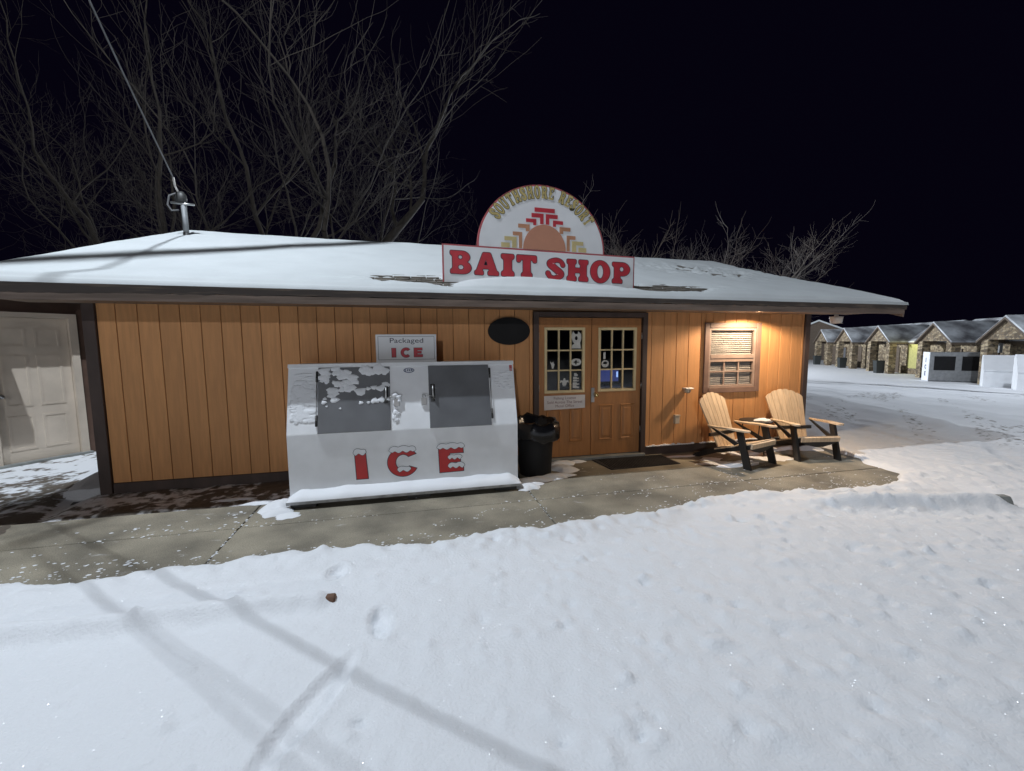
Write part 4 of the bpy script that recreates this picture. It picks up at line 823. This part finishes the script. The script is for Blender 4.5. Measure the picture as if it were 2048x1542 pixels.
kb = MB().lathe([(.03, 0), (.03, .01), (.012, .015), (.012, .04), (.028, .05), (.025, .07), (0, .075)], (0, 0, 0), 14); kb.v = [tuple(Vector(W3(.065 + v[0], -.04 + v[2], 1.03 + v[1]))) for v in kb.v]; kb.build('handle', M['steel'], wd_)
wbox(-3, -.0, -.25, 0.72, 2.47, 2.60).build('canopy', M['trim'], wg); wbox(.001, 3.2, -.25, .33, 2.44, 2.58).build('eave', M['trim'], wg); wbox(-3, 0.0, -3.5, .74, 2.601, 2.68).build('roof', M['snow_roof'], wg); wbox(.001, 3.2, -3.5, .355, 2.601, 2.68).build('roof', M['snow_roof'], wg)
wbox(.0, 3.2, .331, .35, 2.43, 2.58).build('fascia', M['fascia'], wg)
wbox(-.12, .97, -.02, .10, -.06, .03).build('door_sill', M['concreteblock'], wg)

# ------------------------------------------------------------------ loose snow on the walkway
dr = MB()
def mound(cx, cy, rx, ry, h, n=22, m_=8, z0=0.001, seed=0):
    vs = []; rr = random.Random(seed + int(cx * 100) + int(cy * 31)); ph = [rr.uniform(0, 6.3) for _ in range(5)]
    for j in range(m_ + 1):
        f = 1 - j / m_
        for k in range(n):
            a = 2 * math.pi * k / n; w_ = 1 + .16 * math.sin(2 * a + ph[0]) + .12 * math.sin(4 * a + ph[1]) + .08 * math.sin(7 * a + ph[2]) + .05 * math.sin(11 * a + ph[3])
            x, y = cx + rx * f * w_ * math.cos(a), cy + ry * f * w_ * math.sin(a); hz = h * (1 - f ** 2.2)
            vs.append((x, y, z0 + max(0, hz + .25 * h * (float(vnoise(np.array([x * 16]), np.array([y * 16]), 4)[0]) - .5) * (1 - f))))
    dr.add(vs, [(j * n + k, j * n + (k + 1) % n, (j + 1) * n + (k + 1) % n, (j + 1) * n + k) for j in range(m_) for k in range(n)], True)
for a in [(-1.42, -1.13, .16, .10, .05), (-1.30, -1.24, .14, .08, .02), (-1.48, -.93, .15, .2, .06), (1.33, -1.02, .14, .12, .05), (1.42, -.93, .12, .09, .03), (1.75, -.72, .30, .10, .05), (1.45, -.80, .28, .12, .05), (2.0, -.42, .16, .22, .06), (2.05, -.20, .22, .10, .06), (2.3, -.13, .18, .05, .03),
          (3.98, -.24, .26, .06, .012), (4.30, -.50, .20, .09, .015), (5.22, -.60, .30, .26, .018), (5.05, -.3, .38, .14, .02), (5.75, -.25, .4, .12, .015), (4.5, -.80, .34, .16, .01), (4.2, -.67, .22, .08, .01), (6.2, -.3, .3, .2, .02), (-2.0, -.62, .3, .06, .03), (-1.7, -.78, .2, .05, .03)]: mound(*a)
tag(dr.build('snow_drifts', M['snow']), kind='stuff')
cr = MB(); rr = random.Random(11)
def chip(x, y, s, z=.001):
    n = rr.randint(5, 7); a0 = rr.random() * 6; vs = []
    for k in range(n):
        a = a0 + 2 * math.pi * k / n; q_ = s * rr.uniform(.6, 1.15); vs.append((x + q_ * math.cos(a) * 1.5, y + q_ * math.sin(a), z))
    vs.append((x, y, z + s * rr.uniform(.2, .5))); cr.add(vs, [(k, (k + 1) % n, n) for k in range(n)], True)
def edge_y(x): return float(np.interp(x, EX, EY))
for _ in range(330):
    x = rr.uniform(-3.6, 6.0); y = edge_y(x) + abs(rr.gauss(.02, .10)) + .05; chip(x, y, rr.uniform(.003, .011))
for _ in range(200):
    x = rr.uniform(-3.6, 6.2); y = rr.uniform(-2.1, -.3 if x > -1.3 else -.85)
    if float(vnoise(np.array([x * 1.3]), np.array([y * 2.2]), 200)[0]) < .58: continue
    chip(x, y, rr.uniform(.003, .012))
for jx_ in (-1.68, 1.31, 4.05):
    for _ in range(70):
        y = rr.uniform(-2.2, -1.0)
        if rr.random() < .6: chip(jx_ + rr.gauss(0, .006), y, rr.uniform(.004, .010), -.004)
for _ in range(170):
    x = rr.uniform(-3.2, 5.2)
    if float(vnoise(np.array([x * 1.1]), np.array([3.]), 207)[0]) > .45: chip(x, -1.44 + rr.gauss(0, .03), rr.uniform(.003, .011), -.001)
for fx, fy, an in ((2.45, -1.62, 20), (2.75, -1.5, 15), (3.3, -1.62, 10), (3.6, -1.5, 18), (4.35, -1.60, 15), (4.65, -1.5, 20), (5.35, -1.55, 30), (5.5, -1.35, 25), (4.0, -1.2, 10), (3.0, -1.1, 15), (1.2, -1.75, 25), (.3, -1.8, 10), (.75, -1.65, 20), (5.15, -1.75, 30)):   # outlines of boot prints
    ca, sa = math.cos(R(an)), math.sin(R(an))
    for k in range(26):
        a = 2 * math.pi * k / 26
        if rr.random() < .5 - .3 * math.sin(a): continue
        u, v = .15 * math.cos(a), .055 * math.sin(a) * (1.1 + .3 * math.cos(a)); chip(fx + u * ca - v * sa + rr.gauss(0, .005), fy + u * sa + v * ca + rr.gauss(0, .004), rr.uniform(.003, .009))
for cx_, cy_, sx_, sy_, nn_ in ((-2.6, -1.9, .2, .03, 8), (-2.35, -2.0, .10, .05, 16), (-2.5, -1.25, .3, .05, 14), (-1.9, -1.35, .25, .05, 22), (-2.9, -1.95, .2, .05, 14), (-3.2, -1.6, .2, .2, 10), (-1.75, -1.05, .3, .06, 18)):
    for _ in range(nn_): chip(cx_ + rr.gauss(0, sx_), cy_ + rr.gauss(0, sy_), rr.uniform(.004, .015))
tag(cr.build('snow_crumbs', M['snow'], recalc=False), kind='stuff')
# snow glints: flakes each tilted midway between lamp and camera so they sparkle
fc = MB(); rr = random.Random(23); campos = Vector(cam.matrix_world.translation)
for _ in range(800):
    x = rr.uniform(-2.8, 4.6); y = rr.uniform(-5.0, -2.3); 
    z = gz(x, y) + .003; p = Vector((x, y, z)); h = ((LM - p).normalized() + (campos - p).normalized()).normalized(); h = (h + Vector((rr.gauss(0, .06), rr.gauss(0, .06), 0))).normalized()
    a = h.orthogonal().normalized(); b = h.cross(a); s = rr.uniform(.0008, .0022) * (1 + .25 * (campos - p).length); fc.add([p + a * s, p + b * s, p - a * s, p - b * s], [(0, 1, 2, 3)])
gl = mat('glint_crystal', (.86, .88, .91), .3, var=0, spec=1); tag(fc.build('glint_crystals', gl, recalc=False), kind='stuff')
# parking blocks half buried
def block(name, a, b, hw, h, m_, endm, label):
    a, b = Vector(a), Vector(b); d = (b - a).normalized(); n = Vector((-d.y, d.x, 0)); t = thing('parking_block', (b.x, b.y, 0), 0, label, 'parking block', 'parking blocks')
    pr = [(-hw, -.02), (hw, -.02), (hw * .8, h * .6), (hw * .45, h), (-hw * .45, h), (-hw * .8, h * .6)]
    MB().poly([rpoly(pr, .012, 2)], lambda u, v, dd: tuple(a + d * dd + n * u + Vector((0, 0, v))), 0, (b - a).length).build('block_body', m_, t)
    MB().poly([[(p[0] * .86, p[1] * .9) for p in pr]], lambda u, v, dd: tuple(b + d * dd + n * u + Vector((0, 0, v))), .001, .006).build('block_end', endm, t)
block('b', (-2.9, -2.88, .02), (-.55, -3.012, .02), .05, .088, M['rust'], M['rust'], 'snow buried parking block with a brown end, before the ice cabinet')
block('b', (4.7, -2.56, .0), (5.95, -2.89, .02), .085, .13, M['concreteblock'], M['concreteblock'], 'snow buried parking block with a grey end, at the right edge')

# ------------------------------------------------------------------ bare trees and brush
def tree_mesh(seed, h, spread, depth, r0, nsplit=3, droop=0.0, trunk_frac=.3, lean=(0, 0), seg=4, twigs=1.0):
    rg = random.Random(seed); tr = MB(); cr_ = MB()
    def grow_(p, d, L_, r_, lv):
        pts = [p.copy()]; rads = [r_]; q = p.copy(); dd = d.copy(); ns = seg if lv < 3 else 3
        for k in range(ns):
            dd = (dd + Vector((rg.gauss(0, .13), rg.gauss(0, .13), rg.gauss(0, .08) + (.06 if lv else 0) - droop * lv * .05))).normalized(); q = q + dd * (L_ / ns); pts.append(q.copy()); rads.append(r_ * (1 - .36 * (k + 1) / ns))
        (tr if lv == 0 else cr_).tube(pts, rads, 6 if lv < 2 else (4 if lv < 3 else 3), cap=False)
        if lv >= depth: return
        nk = nsplit + (1 if lv >= 1 and (nsplit == 2 or lv in (1, 2, 4, 5)) else 0)
        for k in range(nk):
            t = rg.uniform(.4, .95) if k else 1.0; i_ = min(int(t * ns), ns); b = pts[i_]
            ax = dd.orthogonal().normalized(); ax.rotate(Matrix.Rotation(rg.uniform(0, 6.28), 3, dd)); ang = (rg.uniform(.4, 1.0) if k else rg.uniform(.1, .45)) * spread; nd = dd.copy(); nd.rotate(Matrix.Rotation(ang, 3, ax))
            grow_(b, nd, L_ * (rg.uniform(.5, .8) if k else rg.uniform(.72, .9)), max(rads[i_] * (rg.uniform(.4, .62) if k else 1.0), .004), lv + 1)
    grow_(Vector((0, 0, 0)), Vector((lean[0], lean[1], 1)).normalized(), h * trunk_frac, r0, 0)
    return tr, cr_
def tree(name, loc, label, cat, m_, group, **kw):
    gzv = float(terrain(np.array([loc[0]], float), np.array([loc[1]], float))[0]); t = thing(name, (loc[0], loc[1], gzv), 0, label, cat, group)
    H_ = kw['h']; a, b = tree_mesh(**kw); zm = max(v[2] for v in b.v); f_ = H_ / zm
    a.v = [tuple(Vector(v) * f_) for v in a.v]; b.v = [tuple(Vector(v) * f_) for v in b.v]
    a.build('trunk', m_, t, local=True, recalc=False); b.build('crown', m_, t, local=True, recalc=False); return t
TG = 'bare trees behind the shop'
tree('bare_tree', (-4.9, 8.8), 'tall bare tree rising behind the roof mast', 'tree', M['bark'], TG, seed=3, h=14.5, spread=1.0, depth=7, r0=.22, nsplit=2, trunk_frac=.26)
tree('bare_tree', (-1.9, 9.8), 'big spreading bare tree behind the middle of the left roof', 'tree', M['bark'], TG, seed=8, h=17, spread=1.05, depth=7, r0=.27, nsplit=2, trunk_frac=.26, lean=(-.06, 0))
tree('bare_tree', (.4, 12.5), 'slim bare tree left of the half round sign', 'tree', M['bark2'], TG, seed=12, h=13, spread=.95, depth=7, r0=.18, nsplit=2, trunk_frac=.26)
tree('bare_tree', (-3.6, 12.6), 'narrow bare tree between the mast and the big spreading tree', 'tree', M['bark2'], TG, seed=29, h=17, spread=1.0, depth=7, r0=.2, nsplit=2, trunk_frac=.26)
tree('bare_tree', (-7.2, 10.4), 'bare tree left of the mast leaning over the roof end', 'tree', M['bark'], TG, seed=34, h=15, spread=1.0, depth=7, r0=.18, nsplit=2, trunk_frac=.26, lean=(.1, 0))
tree('bare_tree', (-10.5, 13), 'dark bare tree at the far left behind the annex', 'tree', M['bark'], TG, seed=16, h=14, spread=1.0, depth=7, r0=.2, nsplit=2, trunk_frac=.26)
tree('bare_tree', (3.6, 11.5), 'leaning bare tree with few limbs behind the half round sign', 'tree', M['bark2'], TG, seed=21, h=9.0, spread=.95, depth=7, r0=.12, nsplit=2, trunk_frac=.28, lean=(-.45, 0))
bs = [(5.9, 12.2, 8.0, 'twiggy tree half hidden by the right edge of the round sign'), (7.2, 12.9, 9.0, 'tallest twiggy bare tree of the thicket, just right of the sign'), (8.5, 12.4, 7.6, 'short brown twiggy tree close to the sign in the thicket'), (9.8, 13.4, 8.6, 'brown twiggy tree a little right of the sign in the thicket'), (11.2, 14, 8.3, 'grey twiggy tree left of the middle of the thicket'), (12.8, 14.2, 8.2, 'brown twiggy tree next to the thicket middle'), (14.4, 14.6, 9.0, 'grey twiggy bare tree in the middle of the thicket over the roof'), (16.0, 15, 9.4, 'broad brown twiggy tree right of the thicket middle'), (17.4, 15.2, 9.8, 'grey dome shaped twiggy tree, highest over the right roof'), (19.0, 15.6, 9.4, 'brown twiggy tree just right of the dome shaped one'), (20.4, 16, 8.8, 'grey twiggy tree above the right slope of the roof'), (21.6, 16.6, 8.0, 'pale twiggy tree at the right end of the thicket')]
for k, (x, y, h, lab) in enumerate(bs):
    tree('bare_thicket_tree', (x, y), lab, 'tree', M['thicket2'] if k % 2 else M['thicket'], 'thicket trees behind the right roof', seed=40 + k, h=h, spread=1.15, depth=6, r0=.10, nsplit=3, trunk_frac=.23)

# ------------------------------------------------------------------ stone cabins along the drive
CA = Vector((33.0, 14.19, 0)); ct_ = Vector((.5, .866, 0)); cn = Vector((.866, -.5, 0)); CRZ = math.atan2(-.866, -.5)
def cpos(t, o=0): p = CA + ct_ * t + cn * o; return p
def cz(p): return float(terrain(np.array([p.x]), np.array([p.y]))[0])
def make_cabin(label, lime=False):
    t = thing('stone_cabin', (0, 0, 0), 0, label, 'cabin', 'stone cabins along the drive')
    Wc, D, He, Hr = 5.6, 5.0, 2.45, 3.95; pw, pd, ph, pp = 3.3, 1.3, 2.55, 3.75
    def bx(name, m_, *a): return B(*a).build(name, m_, t, local=True)
    bx('wall', M['stone'], -2.8, -1.7, pd, pd + D, -.4, He); bx('wall', M['stone'], -1.7, 2.8, pd, pd + D, -.4, He)
    mb = MB().poly([[(pd - .25, He - .12), (pd + D / 2, Hr - .12), (pd + D + .25, He - .12), (pd + D + .25, He), (pd + D / 2, Hr), (pd - .25, He)]], lambda u, v, d: (d, u, v), -3.0, 3.0); mb.build('roof', M['cabin_wood'], t, local=True)
    mb = MB().poly([[(pd - .28, He + .01), (pd + D / 2, Hr + .01), (pd + D + .28, He + .01), (pd + D + .25, He + .08), (pd + D / 2, Hr + .10), (pd - .25, He + .08)]], lambda u, v, d: (d, u, v), -3.0, 3.0); mb.build('roof_snow', M['cabin_roof'], t, local=True)
    for s in (-1, 1): bx('porch_post', M['stone'], s * 1.45 - .25, s * 1.45 + .25, 0, .45, -.4, ph)
    MB().poly([[(-1.65, ph), (1.65, ph), (0, pp - .1)]], lambda u, v, d: (u, d, v), .05, .2).build('porch_gable', M['stone'], t, local=True)
    for s in (-1, 1):
        MB().hexa([(0, -.15, pp - .12), (s * 1.9, -.15, ph - .22), (s * 1.9, 3.2, ph - .22), (0, 3.2, pp - .12)], [(0, -.15, pp), (s * 1.9, -.15, ph - .1), (s * 1.9, 3.2, ph - .1), (0, 3.2, pp)]).build('porch_roof', M['cabin_wood'], t, local=True)
        MB().hexa([(0, -.15, pp + .01), (s * 1.9, -.15, ph - .09), (s * 1.9, 3.2, ph - .09), (0, 3.2, pp + .01)], [(0, -.12, pp + .09), (s * 1.88, -.12, ph - .01), (s * 1.88, 3.2, ph - .01), (0, 3.2, pp + .09)]).build('porch_snow', M['cabin_roof'], t, local=True)
    d = bx('door', M['cabin_wood'], -.5, .45, pd - .05, pd - .005, 0, 2.05); B(-.4, -.33, pd - .1, pd - .051, .95, 1.05).build('handle', M['steel'], d, local=True)
    wn = bx('window', M['dim'], 1.9, 2.6, pd - .04, pd - .005, .9, 1.9); MB().box(1.84, 2.66, pd - .06, pd - .041, 1.901, 1.96).box(1.84, 2.66, pd - .06, pd - .041, .84, .899).box(1.84, 1.899, pd - .06, pd - .041, .9, 1.9).box(2.601, 2.66, pd - .06, pd - .041, .9, 1.9).build('window_frame', M['cabin_wood'], wn, local=True)
    if lime: bx('side_panel', M['litwall'], -2.75, -1.75, pd - .03, pd - .005, 1.25, 2.4)
    return t
ROW = [(19.6, 'stone cabin at the far end of the row, farthest from the shop', 0), (14.2, 'second farthest stone cabin, its porch by a dark bin', 0), (8.1, 'stone cabin in the middle of the row with a dark bin at its porch', 0), (1.2, 'stone cabin behind the dark fronted ice freezer', 0), (-4.6, 'nearest stone cabin behind the white chests at the right edge', 0)]
c0 = None
for k, (t_, lab, _) in enumerate(ROW):
    c = make_cabin(lab) if c0 is None else clone(c0); c0 = c0 or c; c['label'] = lab; p = cpos(t_); c.location = (p.x, p.y, cz(p)); c.rotation_euler = (0, 0, CRZ)
lamp('porch_light', 'POINT', cpos(5.4, .5) + Vector((0, 0, 1.55)), 16, (1, .92, .35), .05)
lw = thing('lit_porch_panel', cpos(5.5, 1.15), 0, 'yellow green lit wall panel between two cabins', 'panel'); lw.rotation_euler = (0, 0, CRZ); lw.location.z = cz(cpos(4.0))
B(-.8, .7, 0, .04, .5, 2.4).build('panel_board', M['litwall'], lw, local=True); B(-.9, .8, 0.005, .05, .0, .49).build('panel_skirt', M['stone'], lw, local=True)  # board stands for lamplit wall, its yellow-green glow put into the colour
for t_, lab in ((19.9, 'dark bin at the porch of the farthest cabin'), (13.9, 'dark bin at the porch of the second farthest cabin'), (7.3, 'dark bin at the porch of the middle cabin')):
    p = cpos(t_, -.2); b_ = thing('wheeled_bin', (p.x, p.y, cz(p)), CRZ, lab, 'bin', 'bins by the cabins')
    MB().hexa([(-.24, -.24, .0), (.24, -.24, 0), (.24, .24, 0), (-.24, .24, 0)], [(-.3, -.3, .95), (.3, -.3, .95), (.3, .3, .95), (-.3, .3, .95)]).build('bin_body', M['bin2'], b_, local=True); B(-.33, .33, -.33, .33, .951, 1.02, .02).build('lid', M['bin2'], b_, local=True)
# far ice freezer, chests, sign post
p = Vector((32.4, 12.9, 0)); fz = thing('far_ice_freezer', (p.x, p.y, cz(p)), R(-42), 'dark fronted ice freezer with two black doors across the drive', 'ice freezer')
B(-1.5, 1.25, .0, 1.1, .08, 1.85, .02).build('freezer_body', M['farbox'], fz, local=True); B(-1.53, -1.501, -.005, 1.1, .06, 1.86).build('side_panel', M['white'], fz, local=True)
for a in (-1.3, -.05): B(a, a + .95, -.04, -.001, .75, 1.6, .01).build('freezer_door', M['black'], fz, local=True)
B(-1.45, 1.2, .1, 1.0, .0, .079).build('plinth', M['dark'], fz, local=True)
for k, ch in enumerate('ICE'):
    rg = {'I': [[(-.05, -.14), (.05, -.14), (.05, .14), (-.05, .14)]], 'C': [[(.14 * math.cos(R(a)), .14 * math.sin(R(a))) for a in range(40, 321, 14)] + [(.07 * math.cos(R(a)), .07 * math.sin(R(a))) for a in range(320, 39, -14)]], 'E': [[(-.1, -.14), (.1, -.14), (.1, -.07), (-.02, -.07), (-.02, -.035), (.07, -.035), (.07, .035), (-.02, .035), (-.02, .07), (.1, .07), (.1, .14), (-.1, .14)]]}[ch]
    MB().poly(rg, lambda u, v, d: (-1.531 + d, .55 - u, 1.35 - k * .42 + v), -.004, -.001).build('letter', M['blue'], fz, local=True)
for p, lab in ((Vector((29.35, 9.27, 0)), 'white chest with sloped snowy lid beside the post sign'), (Vector((27.4, 7.0, 0)), 'white chest with sloped snowy lid cut by the right edge')):
    b_ = thing('storage_chest', (p.x, p.y, cz(p)), R(-57), lab, 'chest', 'white chests across the drive')
    MB().poly([[(0, .02), (0, .85), (.95, 1.6), (1.5, 1.6), (1.5, .02)]], lambda u, v, d: (d, u, v), -.85, .85).build('chest_body', M['white'], b_, local=True)
    MB().poly([[(-.03, .86), (-.02, .92), (.93, 1.68), (1.5, 1.66), (1.5, 1.61), (.95, 1.61)]], lambda u, v, d: (d, u, v), -.84, .84).build('lid_snow', M['snow'], b_, local=True)
    B(-.86, .86, .1, 1.25, -.05, .019).build('base', M['dark'], b_, local=True)
p = Vector((32.2, 11.3, 0)); st = thing('post_sign', (p.x, p.y, cz(p)), CRZ, 'small blank board on a post beside the far ice freezer', 'sign')
B(-.05, .05, 0, .1, -.1, 2.2).build('post', M['pole'], st, local=True); B(-.36, .36, -.03, -.001, 1.85, 2.4, .01).build('board', M['farbox'], st, local=True)
p = Vector((53, 40.5, 0)); bb = thing('long_building', (p.x, p.y, cz(p)), CRZ, 'dark gabled building with snowy roof behind the farthest cabin', 'building')
B(-4, 4, 0, 9, -.3, 3.3).build('wall', M['cabin_wood'], bb, local=True); MB().poly([[(-4, 3.3), (4, 3.3), (0, 5.2)]], lambda u, v, d: (u, d, v), -.05, .1).build('gable', M['cabin_wood'], bb, local=True); bb.rotation_euler = (0, 0, R(-52))
for sx_ in (-1, 1): MB().hexa([(0, -.4, 5.2), (sx_ * 4.6, -.4, 3.1), (sx_ * 4.6, 9.3, 3.1), (0, 9.3, 5.2)], [(0, -.4, 5.4), (sx_ * 4.6, -.4, 3.3), (sx_ * 4.6, 9.3, 3.3), (0, 9.3, 5.4)]).build('roof', M['snow_roof'], bb, local=True)
